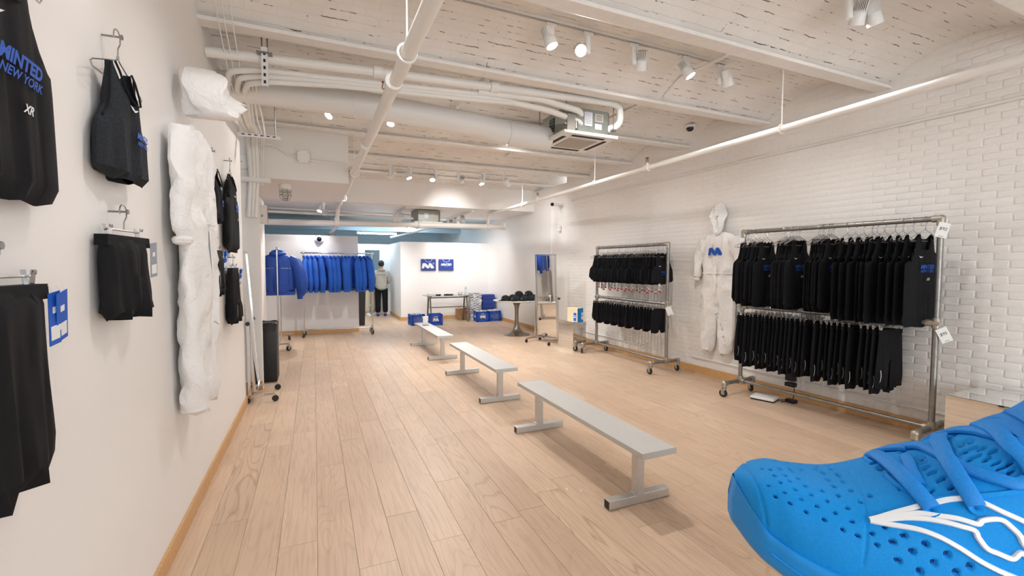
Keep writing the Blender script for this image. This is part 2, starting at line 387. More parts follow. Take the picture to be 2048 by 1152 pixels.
# low partitions at the back
wall('wall_partition', 'low white partition behind the blue hoodie rack', MB().box((-.37, 11.49, 1.145), (2.68, .14, 2.29)))
wall('wall_partition_side', 'narrow side of the low white partition', MB().box((.90, 13.4, 1.145), (.14, 3.68, 2.29)))
baseboard('baseboard_partition', (-1.7, 11.42), (.97, 11.42), (0, -1), label='oak baseboard under the blue hoodie rack')
wall('wall_poster', 'low white wall carrying the two blue shopping bags', MB().box((3.66, 13.27, 1.14), (2.76, .14, 2.28)))
wall('wall_poster_side', 'side of the low white bag wall facing the passage', MB().box((2.35, 14.28, 1.14), (.14, 1.88, 2.28)))
baseboard('baseboard_poster', (2.28, 13.2), (4.98, 13.2), (0, -1), label='oak baseboard below the two blue shopping bags')
baseboard('baseboard_passage', (2.28, 15.2), (2.28, 13.2), (-1, 0), label='oak baseboard in the passage beside the standing person')
# passage end: white frame with an opening into the blue back room
mb = MB(); mb.box((1.235, 15.27, 1.045), (.53, .14, 2.09)); mb.box((2.12, 15.27, 1.045), (.32, .14, 2.09)); mb.box((1.625, 15.27, 2.185), (1.31, .14, .19))
wall('wall_passage_end', 'white doorway frame at the end of the passage', mb)
o = MB().box((1.02, 13.9, 2.05), (.05, .06, .62)).build('trim_post', 'oak_trim'); struct(o, 'short wooden post end beside the passage top')
# plaster stretch of the right wall at the back, its splayed end, the brick wall
wall('wall_right_far', 'smooth bright white wall behind the cap table', MB().prism([(4.99, 9.15), (XW(8.55), 8.55), (5.5, 8.55), (5.5, 19), (4.99, 19)], 0, 3.4, 'xy'))
wall('trim_corner', 'bright white corner strip at the end of the smooth wall', MB().box((4.985, 9.15, 1.45), (.03, .03, 2.9)), 'lamp_white')
baseboard('baseboard_right_far', (4.99, 13.2), (4.99, 9.15), (-1, 0), label='oak baseboard behind the cap table')
def build_brick_wall():
    mb = MB().prism([(XW(Y0), Y0), (XW(Y0)+.2, Y0), (XW(8.6)+.2, 8.6), (XW(8.6), 8.6)], 0, 3.75, 'xy')
    w = wall('wall_right', 'white painted brick wall at right behind the pipe racks', mb, 'painted_brick')
    L, H = .205, .0665; ang = math.atan2(1, -.045) - math.pi/2
    rr = random.Random(11); shapes = []
    for i in range(6):                                   # six worn brick fronts, shared by all
        a, b = L/2-.004, H/2-.0035; q = [(-a, -b), (a, -b), (a, b), (-a, b)]
        q = [(y+rr.uniform(-.002, .002), z+rr.uniform(-.002, .002)) for y, z in q]; d = .0018+rr.random()*.0012; e = .009
        V = [(.004, y, z) for y, z in q] + [(-d*.6, y*.985, z*.95) for y, z in q] + [(-d, y*(1-e/a), z*(1-e/b*.8)) for y, z in q]
        F = [(0, 1, 5, 4), (1, 2, 6, 5), (2, 3, 7, 6), (3, 0, 4, 7), (4, 5, 9, 8), (5, 6, 10, 9), (6, 7, 11, 10), (7, 4, 8, 11), (8, 9, 10, 11)]
        me = bpy.data.meshes.new('brick'); me.from_pydata(V, [], F); me.materials.append(MATS['painted_brick'])
        for p in me.polygons: p.use_smooth = True
        shapes.append((me, V, F))
    spots = []
    for r in range(int(3.6/H)):
        z = .12 + H*(r+.5); off = 0 if r % 2 else L/2
        for c in range(55):
            y = Y0 + L*(c+.5) + off
            if y < 8.5: spots.append((y, z))
    vis = sorted([s for s in spots if s[0] > 1.6], key=lambda s: (s[0]**2 + XW(s[0])**2 + (s[1]-1.6)**2))[:300]
    vset = set(vis); rest = MB()
    Mz = Matrix.Rotation(ang, 3, 'Z')
    for s in spots:
        me, V, F = rr.choice(shapes); p = Vector((XW(s[0])-.0005, s[0], s[1]))
        if s in vset:
            o = obj('brick', me, None, w, tuple(p)); o.rotation_euler = (0, 0, ang)
        else: rest.add([p + Mz @ Vector(v) for v in V], F)
    o = rest.build('brick_field', 'painted_brick', w, True); o['kind'] = 'stuff'
build_brick_wall()
baseboard('baseboard_right', (XW(Y0), Y0), (XW(8.55), 8.55), (-1, 0), h=.115, label='oak baseboard along the painted brick wall')
# back room
wall('wall_back', 'pale blue-lit wall of the back room', MB().box((1.8, 19.1, 1.6), (8.4, .2, 3.2)), 'blue_wall')
wall('wall_back_left', 'side wall of the back room', MB().box((-1.76, 15.5, 1.6), (.12, 7.4, 3.2)), 'blue_wall')
# front wall with the shop window, behind the viewer
mb = MB(); mb.box((-.9, Y0-.1, 1.9), (1.8, .2, 3.8)); mb.box((5.0, Y0-.1, 1.9), (.9, .2, 3.8)); mb.box((2.3, Y0-.1, .2), (4.6, .2, .4)); mb.box((2.3, Y0-.1, 3.45), (4.6, .2, .7))
wall('wall_front', 'street-side wall with the shop window', mb)
w1 = MB()
for x in (.03, 1.55, 3.05, 4.57): w1.box((x, Y0-.1, 1.75), (.06, .08, 2.7))
for z in (.43, 3.07): w1.box((2.3, Y0-.1, z), (4.6, .08, .06))
w1 = struct(w1.build('window_1', 'black_plastic'), 'large street-side shop window')
t = NT('pane_glass'); tr = t.node('ShaderNodeBsdfTransparent'); gl = t.node('ShaderNodeBsdfGlossy'); gl.inputs['Roughness'].default_value = .02; mx = t.node('ShaderNodeMixShader'); mx.inputs[0].default_value = .06
t.link(tr.outputs[0], mx.inputs[1]); t.link(gl.outputs[0], mx.inputs[2]); t.link(mx.outputs[0], t.n['Material Output'].inputs[0])
for x in (.79, 2.3, 3.81): MB().box((x, Y0-.1, 1.75), (1.45, .008, 2.6)).build('pane', 'pane_glass', w1)

# vaulted brick ceiling between steel beams
BEAMS = [-2.31, -1.04, .23, 1.50, 2.77, 4.04, 5.31, 6.58, 7.85, 9.12]
def build_ceiling():
    mb = MB(); ys = BEAMS + [10.1]; X0, X1 = -1.72, 5.62
    P = []
    for a, b in zip([Y0-.2] + ys[:-1], ys):
        for i in range(10):
            t_ = i/10; y = a + (b-a)*t_; P.append((y, 3.405 + (.235 if b-a > 1.1 else .1)*(1-(2*t_-1)**2)))
    P.append((10.1, 3.405)); n = len(P); XS = [X0 + (X1-X0)*i/6 for i in range(7)]
    V = [(x, y, z) for y, z in P for x in XS]; F = [(i*7+j, i*7+j+1, (i+1)*7+j+1, (i+1)*7+j) for i in range(n-1) for j in range(6)]
    top = [(x, y, z+.1) for y, z in P for x in XS]; k = len(V)
    mb.add(V + top, F + [(k+d, k+c, k+b, k+a) for a, b, c, d in F])
    struct(mb.build('ceiling', 'vault_brick', None, True), 'white painted brick vaulted ceiling with dark cracks')
    for i, y in enumerate(BEAMS):
        m = MB().bbox((1.95, y, 3.392), (7.3, .135, .03), .006); m.box((1.95, y, 3.43), (7.3, .05, .06))
        struct(m.build('trim_%d' % (i+1), 'beam_paint'), 'white painted steel ceiling beam')
    struct(MB().box((1.8, 15.7, 2.98), (8.4, 6.9, .08)).build('ceiling_back', 'blue_wall'), 'lower flat ceiling of the back room')
    for i, y in enumerate((14.0, 16.2)):
        struct(MB().box((1.8, y, 2.86), (8.0, .16, .18)).build('trim_%d' % (20+i), 'blue_wall'), 'pale cross beam of the back room ceiling')
build_ceiling()
# ================================================================ ceiling services
def zv(y):                                      # vault height above a point
    for a, b in zip(BEAMS[:-1], BEAMS[1:]):
        if a <= y <= b: t_ = (y-a)/(b-a); return 3.405 + .235*(1-(2*t_-1)**2)
    return 3.405
def pipe(name, label, pts, r, mat='pipe_paint', cat='pipe', collars=(), n=14):
    t = thing(name, label, cat, pts[0]); b = Vector(pts[0])
    L = [Vector(p)-b for p in pts]
    def smooth_pts(P, rad):
        out = [P[0]]
        for i in range(1, len(P)-1):
            a, c, d = P[i-1], P[i], P[i+1]; u, v = (a-c), (d-c); k = min(rad, u.length*.45, v.length*.45); p, q = c+u.normalized()*k, c+v.normalized()*k
            for j in range(6): s = j/5; out.append(p*(1-s)**2 + c*2*s*(1-s) + q*s*s)
        return out + [P[-1]]
    MB().tube(smooth_pts(L, r*2.5), r, n).build('run', mat, t, 40)
    for p, d in collars:
        d = Vector(d).normalized(); p = Vector(p)-b
        MB().lathe([(r*1.05, -.045), (r*1.35, -.04), (r*1.35, .04), (r*1.05, .045)], n, p, d).build('coupling', mat, t, 35)
    return t
def rod(t, p, ztop, base, r=.006, ring=.045):
    p = Vector(p)-Vector(base)
    MB().cyl(p + Vector((0, 0, ring)), (p.x, p.y, ztop-base[2]), r, 6).build('hanger_rod', 'pipe_paint', t)
    MB().tube([p + Vector((ring*math.cos(a), 0, ring*math.sin(a))) for a in [i*math.pi/8 for i in range(16)]], .008, 6, closed=True).build('hanger_ring', 'pipe_paint', t, True)
PLX, PLZ = .52, 2.86
t = pipe('sprinkler_pipe', 'thick white sprinkler pipe running down the room left of the lamps', [(.55, .2, PLZ), (.50, 10.55, PLZ), (.47, 10.62, 2.52)], .045, collars=[((.525, 3.25, PLZ), (0, 1, 0)), ((.51, 5.0, PLZ), (0, 1, 0)), ((.47, 10.62, 2.60), (0, 0, 1))])
for y in (2.77, 6.58, 9.12): rod(t, (.53, y, PLZ), 3.40, (.55, .2, PLZ), ring=.055)
t = pipe('sprinkler_pipe', 'long thin white sprinkler pipe running beside the brick wall', [(4.0, .2, 2.87), (4.0, 10.55, 2.87), (4.0, 10.62, 2.58)], .034, collars=[((4.0, 4.75, 2.87), (0, 1, 0)), ((4.0, 7.9, 2.87), (0, 1, 0)), ((4.0, 10.62, 2.66), (0, 0, 1))])
for y in (2.90, 5.95, 8.6): rod(t, (4.0, y, 2.87), zv(y), (4.0, .2, 2.87), ring=.042)
t = pipe('cross_pipe', 'thick white pipe crossing the far end below the drop beam', [(-1.6, 10.62, 2.48), (4.45, 10.62, 2.58)], .062, collars=[((.47, 10.62, 2.515), (1, 0, 0)), ((2.3, 10.62, 2.545), (1, 0, 0)), ((4.0, 10.62, 2.57), (1, 0, 0)), ((4.42, 10.62, 2.58), (1, 0, 0))])
pipe('upper_cross_pipe', 'thinner white pipe crossing just above the thick far pipe', [(-1.2, 10.9, 2.74), (3.0, 10.9, 2.72)], .028)
pipe('upper_cross_pipe', 'slim white conduit crossing highest of the far pipes', [(-1.2, 11.2, 2.85), (2.2, 11.2, 2.83)], .02)
t = pipe('branch_pipe', 'thin slanting white pipe end in the blue-lit back room', [(3.0, 12.2, 2.62), (2.28, 14.9, 2.50)], .03)
rod(t, (2.62, 13.6, 2.56), 2.94, (3.0, 12.2, 2.62), ring=.04)
t = pipe('branch_pipe', 'short white pipe dropping behind the low partition top', [(.47, 10.70, 2.46), (.36, 12.2, 2.33)], .035)
rod(t, (.40, 11.7, 2.37), 2.92, (.47, 10.70, 2.46), ring=.045)
def sprinkler(p, label):
    t = thing('fire_sprinkler', label, 'sprinkler', p)
    MB().lathe([(.02, 0), (.02, .02), (.012, .03), (.012, .045)], 10).build('fitting', 'pipe_paint', t, 35)
    for s in (-1, 1): MB().tube([(s*.008, 0, .045), (s*.02, 0, .06), (s*.018, 0, .085), (0, 0, .10)], .004, 6).build('frame_arm', 'brass', t, True)
    MB().lathe([(.0, .098), (.024, .1), (.026, .104), (0, .107)], 12).build('deflector', 'brass', t, 35); MB().cyl((0, 0, .045), (0, 0, .1), .004, 6).build('bulb', 'brass', t)
sprinkler((.525, 3.65, PLZ+.045), 'brass sprinkler head on the thick left pipe')
sprinkler((4.0, 4.75, 2.90), 'brass sprinkler head on the thin pipe nearest the security camera')
sprinkler((4.0, 7.9, 2.90), 'brass sprinkler head farther along the thin right pipe')
sprinkler((.50, 7.2, PLZ+.045), 'small dark sprinkler head on the left pipe beside the bulkhead')
# insulated refrigerant lines, cable bundle and strut bracket at left
t = pipe('insulated_pipe', 'white wrapped pipe along the ceiling to the air conditioner', [(-.738, 4.22, 3.245), (.6, 4.22, 3.31), (3.06, 4.22, 3.40), (3.20, 4.28, 3.40), (3.23, 4.30, 3.20), (3.06, 4.40, 3.14)], .04, collars=[((.55, 4.22, 3.308), (1, 0, .04)), ((1.65, 4.22, 3.35), (1, 0, .04))])
pipe('insulated_pipe', 'white wrapped pipe curving down from the wrapped line to the unit', [(1.5, 4.27, 3.30), (2.2, 4.27, 3.33), (2.70, 4.30, 3.28), (2.76, 4.40, 3.24), (2.72, 4.52, 3.20)], .035)
pipe('insulated_pipe', 'lower white wrapped pipe looping into the unit beside the grey box', [(1.7, 4.30, 3.27), (2.3, 4.30, 3.24), (2.72, 4.32, 3.17), (2.77, 4.42, 3.13), (2.68, 4.5, 3.10)], .03)
for i, (dz, dx, lab) in enumerate(((.0, 0, 'outermost'), (-.045, .07, 'middle'), (-.085, .13, 'innermost'))):
    pipe('bundle_pipe', 'white insulated pipe bending down the wall corner, %s of three' % lab, [(1.6+dx*2, 4.28, 3.285+dz*.5), (.2, 4.28, 3.215+dz*.7), (-.35+dx*.3, 4.28, 3.19+dz), (-.60+dx, 4.34, 3.17+dz), (-.66+dx, 4.65, 3.13), (-.66+dx*.7, 5.5, 3.08), (-.70+dx*.6, 6.35, 3.2), (-.70+dx*.6, 6.5, 2.7), (-.74+dx*.6, 6.52, 2.2)], .022 if i else .026)
rr = random.Random(5)
for i in range(6):
    x = -.60 + .025*i; j = lambda a: rr.uniform(-a, a)
    pipe('cable', 'thin white cable in the bundle at the left wall top, %s across' % ORD[i], [(x+.05+j(.02), 4.35+j(.05), 3.20+j(.02)), (x+.03, 4.7, 3.13+j(.03)), (x+j(.02), 5.4, 3.07+j(.02)), (x-.02, 6.0, 3.10), (x-.08, 6.48, 3.05+j(.03)), (x-.10, 6.5, 2.6)], .008, cat='cable', n=6)
for i, x in enumerate((-.66, -.62, -.57)):
    pipe('hanging_cable', 'loose thin cable rising from the bundle to the near ceiling, %s of three' % ORD[i], [(x+.1, 3.3+.04*i, 3.55), (x+.06, 3.9, 3.36), (x+.05, 4.38, 3.16), (x+.04, 4.9, 3.07)], .0045, cat='cable', n=6)
t = thing('strut_bracket', 'slotted steel strut hanger clamping the wrapped pipe at left', 'bracket', (-.33, 4.16, 3.2))
MB().box((0, -.02, -.03), (.042, .012, .30)).box((-.02, -.005, -.03), (.006, .04, .30)).box((.02, -.005, -.03), (.006, .04, .30)).build('channel', 'lamp_white', t)
for k in range(5): MB().box((0, -.0275, -.15+.055*k), (.016, .004, .024)).build('slot', 'dark_slot', t)
MB().box((0, .01, .075), (.11, .1, .012)).build('clamp', 'galv', t)
for s in (-1, 1): MB().cyl((s*.02, .01, .075), (s*.02, .01, .3), .006, 6).build('threaded_rod', 'galv', t)
t = thing('cable_tray', 'slotted white bracket carrying the cables at the end of the left wall', 'bracket', (-.58, 5.75, 3.04))
MB().box((.05, 0, -.03), (.42, .03, .012)).box((.05, -.015, -.018), (.42, .004, .03)).build('channel', 'lamp_white', t); MB().cyl((.21, 0, -.02), (.21, 0, .5), .006, 6).build('threaded_rod', 'galv', t)
for k in range(6): MB().box((-.1+.06*k, -.018, -.018), (.03, .004, .01)).build('slot', 'dark_slot', t)
# the round air duct with its flexible end
t = thing('air_duct', 'fat white round air duct leading to the air conditioner', 'duct', (-.8, 4.80, 3.2))
MB().tube([(0, 0, 0), (1.3, 0, .0), (2.5, 0, -.05), (2.85, 0, -.10)], .125, 22).build('duct_run', 'duct_paint', t, 40)
P = []; RR = []
for i in range(26): s = i/25; P.append((2.85+.50*s, -.05*s, -.10-.02*s)); RR.append(.135 + (.006 if i % 2 else -.004))
MB().tube(P, RR, 22).build('flex_end', 'duct_paint', t, 60)
for x in (1.2,): MB().lathe([(.127, -.02), (.131, -.02), (.131, .02), (.127, .02)], 22, (x, 0, 0), (1, 0, 0)).build('joint_band', 'duct_paint', t, 40)
# ceiling cassette
def cassette(loc, label, full=True):
    t = thing('air_conditioner', label, 'air conditioner', loc)
    b = MB().prism([(-.30, -.24), (-.24, -.30), (.24, -.30), (.30, -.24), (.30, .24), (.24, .30), (-.24, .30), (-.30, .24)], .035, .30, 'xy').build('casing', 'hvac_grey', t)
    if not full: 
        MB().box((-.05, -.304, .17), (.10, .006, .13)).build('notice', 'copper_paper', b); MB().box((.10, -.304, .17), (.12, .006, .13)).build('notice', 'hvac_grille', b)
        MB().bbox((0, 0, .017), (.66, .66, .034), .006).build('face_panel', 'lamp_white', t); return t
    MB().box((-.302, .02, .17), (.006, .12, .15)).build('vent_plate', 'dark_slot', b)
    for k in range(4): MB().box((-.3055, .02, .115+.035*k), (.004, .11, .006)).build('vent_slat', 'hvac_grey', b)
    MB().box((-.02, -.303, .19), (.10, .006, .15)).build('notice', 'copper_paper', b); MB().box((.12, -.303, .215), (.11, .006, .09)).build('notice', 'hvac_grille', b); MB().box((.11, -.303, .12), (.09, .006, .06)).build('notice', 'copper_paper', b)
    tx = MB()
    for k in range(5): tx.box((.12, -.3065, .245-.014*k), (.08, .001, .004))
    for k in range(7): tx.box((-.02, -.3065, .25-.018*k), (.08, .001, .003))
    tx.build('print', 'dark_slot', b)
    MB().box((-.26, -.29, .12), (.10, .10, .17)).build('connection_box', 'copper_grey', b)
    MB().cyl((-.19, -.31, .06), (-.19, -.31, .14), .028).cyl((-.19, -.31, .14), (-.19, -.31, .16), .018).build('drain_pump', 'galv', b, 35)
    f = MB().bbox((0, 0, .017), (.70, .70, .034), .008).build('face_panel', 'lamp_white', t)
    MB().box((0, 0, -.003), (.36, .36, .012)).build('intake_grille', 'hvac_grille', f)
    for dx, dy, sx, sy in ((0, -.27, .42, .045), (0, .27, .42, .045), (-.27, 0, .045, .42), (.27, 0, .045, .42)): MB().box((dx, dy, -.001), (sx, sy, .006)).build('air_slot', 'dark_slot', f)
    for sx in (-1, 1):
        for sy in (-1, 1):
            MB().cyl((sx*.31, sy*.31, .1), (sx*.31, sy*.31, .45), .006, 6).build('threaded_rod', 'galv', t); MB().box((sx*.31, sy*.31, .1), (.05, .04, .02)).build('lug', 'galv', t)
    return t
cassette((2.83, 4.62, 3.03), 'square ceiling air conditioner with grey casing and duct')
cassette((2.5, 10.95, 2.60), 'small far air conditioner casing behind the crossing pipe', False)
# security cameras
t = thing('security_camera', 'dark dome security camera on the ceiling near the right wall', 'camera', (4.92, 4.95, zv(4.95)-.005))
MB().lathe([(.0, .0), (.07, 0), (.072, -.02), (.05, -.035)], 20).build('base', 'lamp_white', t, 40); MB().lathe([(.05, -.03), (.048, -.06), (.03, -.08), (0, -.088)], 16).build('dome', 'black_glass', t, True)
t = thing('security_camera', 'dark dome security camera on the low partition above the hoodies', 'camera', (.12, 11.41, 2.20))
MB().lathe([(0, 0), (.09, 0), (.09, .03), (.06, .05)], 18, (0, 0, 0), (0, -1, 0)).build('base', 'lamp_white', t, 40); MB().ell((0, -.05, 0), (.055, .045, .055)).build('dome', 'black_glass', t, True)
# tie straps across the vaults
for i, (x, y0, y1, lab) in enumerate(((.70, 2.85, 3.3, 'left of the near lamp rail'), (1.55, 4.10, 5.25, 'above the air duct'), (3.55, 2.95, 3.95, 'crossing the near lamp rail'), (3.4, 4.10, 5.25, 'right of the air conditioner'), (3.2, 7.3, 7.55, 'above the far lamp rail'))):
    P = [(x, y0+(y1-y0)*k/8, min(zv(y0+(y1-y0)*k/8)-.012, 3.56)) for k in range(9)]
    if i in (1, 3): P = [(x, y, 3.415+.02*math.sin(k*math.pi/8)) for k, (x, y, z) in enumerate(P)]
    tag(MB().tube(P, .018, 8).build('tie_rod', 'beam_paint', None, 40), 'white painted iron tie rod across the vault, %s' % lab, 'rod')

# ---------------------------------------------------------------- track lighting
HEADS = {}
def make_head(name='track_spotlight'):
    """stem hangs from the track, the lamp barrel is aimed along local -Z"""
def head(loc, aim, label, stem=.16, power=1.0, scale=1.0, spot=112):
    t = thing('track_spotlight', label, 'spotlight', loc, 0, 'white track spotlights')
    MB().bbox((0, 0, -.012), (.09, .032, .026), .003).build('adapter', 'lamp_white', t)
    MB().lathe([(.024, -stem-.025), (.027, -stem-.02), (.027, -.02), (.024, -.02)], 16).build('stem', 'lamp_white', t, 40)
    d = Vector(aim).normalized(); side = Vector((d.x, d.y, 0)); side = side.normalized() if side.length > .1 else Vector((1, 0, 0))
    off = side.cross(Vector((0, 0, 1)))*.072; piv = Vector((0, 0, -stem+.02)) + off
    MB().cyl((0, 0, -stem+.02), piv, .009, 8).build('pivot', 'galv', t)
    h = MB().lathe([(.030, -.02), (.045, .0), (.052, .07), (.052, .085), (.046, .085), (.044, .06)], 22, piv, d).build('housing', 'lamp_white', t, 40)
    fins = MB(); q = Vector((0, 0, 1)).rotation_difference(d)
    for k in range(9):
        x = -.04 + .01*k; w = math.sqrt(max(.0, .046**2-x*x)); fins.add([piv + q @ Vector(p) for p in ((x-.0018, -w, .005), (x+.0018, -w, .005), (x+.0018, w, .005), (x-.0018, w, .005), (x-.0018, -w, -.075), (x+.0018, -w, -.075), (x+.0018, w, -.075), (x-.0018, w, -.075))], [(0, 1, 2, 3), (4, 5, 6, 7), (0, 1, 5, 4), (1, 2, 6, 5), (2, 3, 7, 6), (3, 0, 4, 7)])
    fins.build('heat_sink', 'lamp_white', h)
    MB().lathe([(0, .078), (.046, .078)], 22, piv, d).build('lens', 'lens_glow', h)
    if power > 0:
        l = bpy.data.lights.new('spot_beam', 'SPOT'); l.energy = SPOT_W*power; l.color = SPOT_COL; l.spot_size = R(spot); l.spot_blend = 1.0; l.shadow_soft_size = .04
        o = bpy.data.objects.new('spot_beam', l); COL.objects.link(o); o.parent = t; o.location = piv + d*.10; o.rotation_euler = d.to_track_quat('-Z', 'Y').to_euler()
    return t
def track(name, label, a, b, drop=0):
    a, b = Vector(a), Vector(b); d = b-a
    t = thing(name, label, 'light track', tuple(a)); ang = math.atan2(d.y, d.x); t.rotation_euler = (0, 0, ang)
    MB().box((d.length/2, .0, 0), (d.length, .036, .022)).build('rail', 'lamp_white', t)
    for s in (-1, 1): MB().box((d.length/2, s*.008, -.0115), (d.length, .004, .002)).build('slot', 'dark_slot', t)
    for e in (0, 1): MB().box((d.length*e, 0, 0), (.012, .038, .024)).build('end_cap', 'lamp_white', t)
    return t
def run(x, y, aim, label, z=None, **kw): return head((x, y, (zv(y)-.025 if z is None else z)-.011), aim, label, **kw)
track('light_track', 'white lamp rail across the ceiling nearest the viewer', (-.2, 2.14, zv(2.14)-.012), (3.88, 2.14, zv(2.14)-.012))
track('light_track', 'white lamp rail with five spotlights across the near ceiling', (.6, 3.40, zv(3.40)-.012), (3.82, 3.40, zv(3.40)-.012))
track('light_track', 'white lamp rail behind the round air duct', (-.4, 5.95, zv(5.95)-.012), (4.1, 5.95, zv(5.95)-.012))
track('light_track', 'white lamp rail with six spotlights by the far drop beam', (.75, 8.48, 3.42), (3.85, 8.48, 3.42))
Z0 = None
run(.10, 2.14, (-.4, -.55, -.6), 'glowing spotlight at the top edge left of the thick pipe', stem=.14, power=0.35)
run(.36, 2.14, (-.2, .4, -.9), 'ribbed spotlight turned away beside the glowing one at top left', stem=.14, power=.6)
run(3.64, 2.14, (.3, .45, -.9), 'ribbed spotlight turned away at the top right', power=0.14)
run(3.80, 2.14, (.42, .05, -.85), 'bright-edged spotlight at the rail end at top right', power=0.16)
run(1.84, 3.40, (.25, -.25, -.9), 'leftmost of five spotlights on the near rail', power=1.35)
run(2.20, 3.40, (-.35, -.85, -.55), 'dazzling spotlight facing the viewer on the near rail', power=0.5)
run(2.69, 3.40, (.3, .55, -.8), 'ribbed spotlight turned away, third on the near rail', power=1.2)
run(3.31, 3.40, (.38, -.35, -.88), 'fourth of five spotlights on the near rail', power=0.42)
run(3.76, 3.40, (.42, .12, -.85), 'rightmost spotlight at the end of the near rail', power=0.38)
run(.28, 5.95, (-.5, -.4, -.75), 'spotlight above the bulkhead at the left of the duct rail', power=0.45)
run(1.0, 5.95, (-.15, -.35, -.9), 'second spotlight along the rail behind the duct', power=1.8)
run(1.62, 5.95, (.3, .5, -.8), 'ribbed spotlight turned away behind the duct', power=1.7)
run(2.05, 5.95, (-.3, -.8, -.5), 'dazzling spotlight facing the viewer below the duct', power=0.5)
run(2.45, 5.95, (.35, .6, -.75), 'ribbed spotlight turned away under the flexible duct end', power=1.5)
run(3.45, 5.95, (.42, -.1, -.85), 'spotlight just below the air conditioner', power=0.5)
for x, aim, lab in ((1.30, (-.55, .3, -.75), 'first'), (1.66, (.25, -.3, -.9), 'second'), (2.14, (-.05, -.5, -.8), 'third'), (2.58, (.1, .8, -.35), 'fourth'), (3.10, (.1, -.35, -.9), 'fifth'), (3.53, (.5, .45, -.6), 'sixth')):
    run(x, 8.48, aim, 'far spotlight by the drop beam, %s from the left' % lab, z=3.42, power={'fourth': 1.2, 'sixth': .85}.get(lab, 1.7), spot=112 if lab != 'fourth' else 62)
# lamps below the low ceiling at the back
track('light_track', 'short white lamp rail under the drop beam at left', (.2, 10.1, 2.88), (.2, 11.2, 2.88)); head((.20, 10.18, 2.87), (-.3, -.35, -.9), 'far lamp pair under the drop beam, nearer one', stem=.10, power=1.6); head((.20, 10.9, 2.87), (-.4, .3, -.8), 'far lamp pair under the drop beam, farther one', stem=.10, power=.6)
track('light_track', 'short white lamp rail in the middle below the drop beam', (1.9, 10.2, 2.88), (1.9, 12.0, 2.88))
for i in range(3): head((1.9, 11.15+.4*i, 2.87), (.25 if i % 2 else -.3, .5, -.8), 'far lamp in the cluster of three left of the far casing, %s' % ORD[i], stem=.10, power=.9)
track('light_track', 'white lamp rail running back at far right', (3.45, 10.2, 2.88), (3.45, 13.0, 2.88))
for i in range(4): head((3.45, 11.15+.55*i, 2.87), ((.3, .6, -.6), (.5, .3, -.7), (.2, .7, -.6), (.4, .4, -.7))[i], 'far right lamp in the row of four over the bag wall, %s from the viewer' % ORD[i], stem=.10, power=.55)
for i, (x, y) in enumerate(((-.55, 11.9), (.0, 12.3))):
    t = thing('recessed_downlight', 'round recessed ceiling light behind the partition, %s of two' % ('left' if i == 0 else 'right'), 'downlight', (x, y, 2.925))
    MB().lathe([(.075, -.004), (.10, -.006), (.10, .012), (.075, .012)], 22).build('trim_ring', 'lamp_white', t, 40); MB().lathe([(0, -.002), (.075, -.002)], 22).build('lens', 'down_glow', t)
def tube_light(loc, rz, L, label):
    t = thing('fluorescent_light', label, 'ceiling light', loc, rz)
    MB().bbox((0, 0, .03), (L, .09, .05), .006).build('housing', 'lamp_white', t); MB().cyl((-L/2+.03, 0, -.012), (L/2-.03, 0, -.012), .024, 12).build('tube', 'tube_glow', t)
    for s in (-1, 1): MB().box((s*(L/2-.02), 0, -.008), (.03, .05, .05)).build('socket', 'lamp_white', t)
tube_light((1.85, 14.9, 2.62), 0, 1.25, 'long fluorescent tube in the blue back room')
tube_light((3.25, 16.0, 2.88), R(55), 1.2, 'slanted fluorescent tube in the blue back room, at right')
# bulkhead fittings: junction box with conduit, caged lamp, exit sign
t = thing('junction_box', 'square white junction box on the bulkhead', 'junction box', (-.10, 6.64, 3.02))
MB().bbox((0, -.03, 0), (.15, .06, .15), .004).build('box', 'paint_trim', t)
for sx, sz in ((-1, 1), (1, 1), (-1, -1), (1, -1)): MB().cyl((sx*.06, -.06, sz*.06), (sx*.06, -.064, sz*.06), .006, 8).build('screw', 'galv', t)
pipe('conduit', 'thin white conduit bending into the bulkhead junction box from the left', [(-.74, 6.625, 3.16), (-.42, 6.625, 3.13), (-.30, 6.625, 3.04), (-.17, 6.625, 3.02)], .012)
pipe('conduit', 'thin white conduit leaving the bulkhead junction box to the right', [(-.03, 6.625, 2.99), (.44, 6.625, 2.97)], .012)
pipe('sleeve_pipe', 'short stout white pipe crossing the corner below the bulkhead', [(-.95, 6.48, 2.66), (-.48, 6.48, 2.66)], .035)
t = thing('caged_lamp', 'caged bulkhead lamp hanging under the bulkhead corner', 'lamp', (-.35, 7.1, 2.72))
MB().lathe([(.075, 0), (.08, -.02), (.08, -.06), (.05, -.075)], 18).build('base', 'lamp_white', t, 40); MB().lathe([(.045, -.07), (.05, -.13), (.035, -.19), (0, -.205)], 14).build('globe', 'clear_plastic', t, True)
for k in range(6): a = k*math.pi/3; MB().tube([(.07*math.cos(a), .07*math.sin(a), -.07), (.07*math.cos(a), .07*math.sin(a), -.17), (.04*math.cos(a), .04*math.sin(a), -.215), (0, 0, -.222)], .004, 6).build('cage_wire', 'copper_grey', t, True)
for z in (-.10, -.145): MB().tube([(.07*math.cos(k*math.pi/8), .07*math.sin(k*math.pi/8), z) for k in range(16)], .004, 6, closed=True).build('cage_ring', 'copper_grey', t, True)
t = thing('exit_sign', 'white exit sign box with an orange edge above the dark door', 'sign', (-.80, 8.3, 2.41))
MB().bbox((.06, 0, 0), (.13, .055, .30), .006).build('casing', 'lamp_white', t); MB().box((.128, 0, 0), (.008, .045, .27)).build('lit_edge', 'sign_orange', t); MB().box((.05, -.029, -.02), (.03, .004, .04)).build('plate', 'hvac_grille', t)
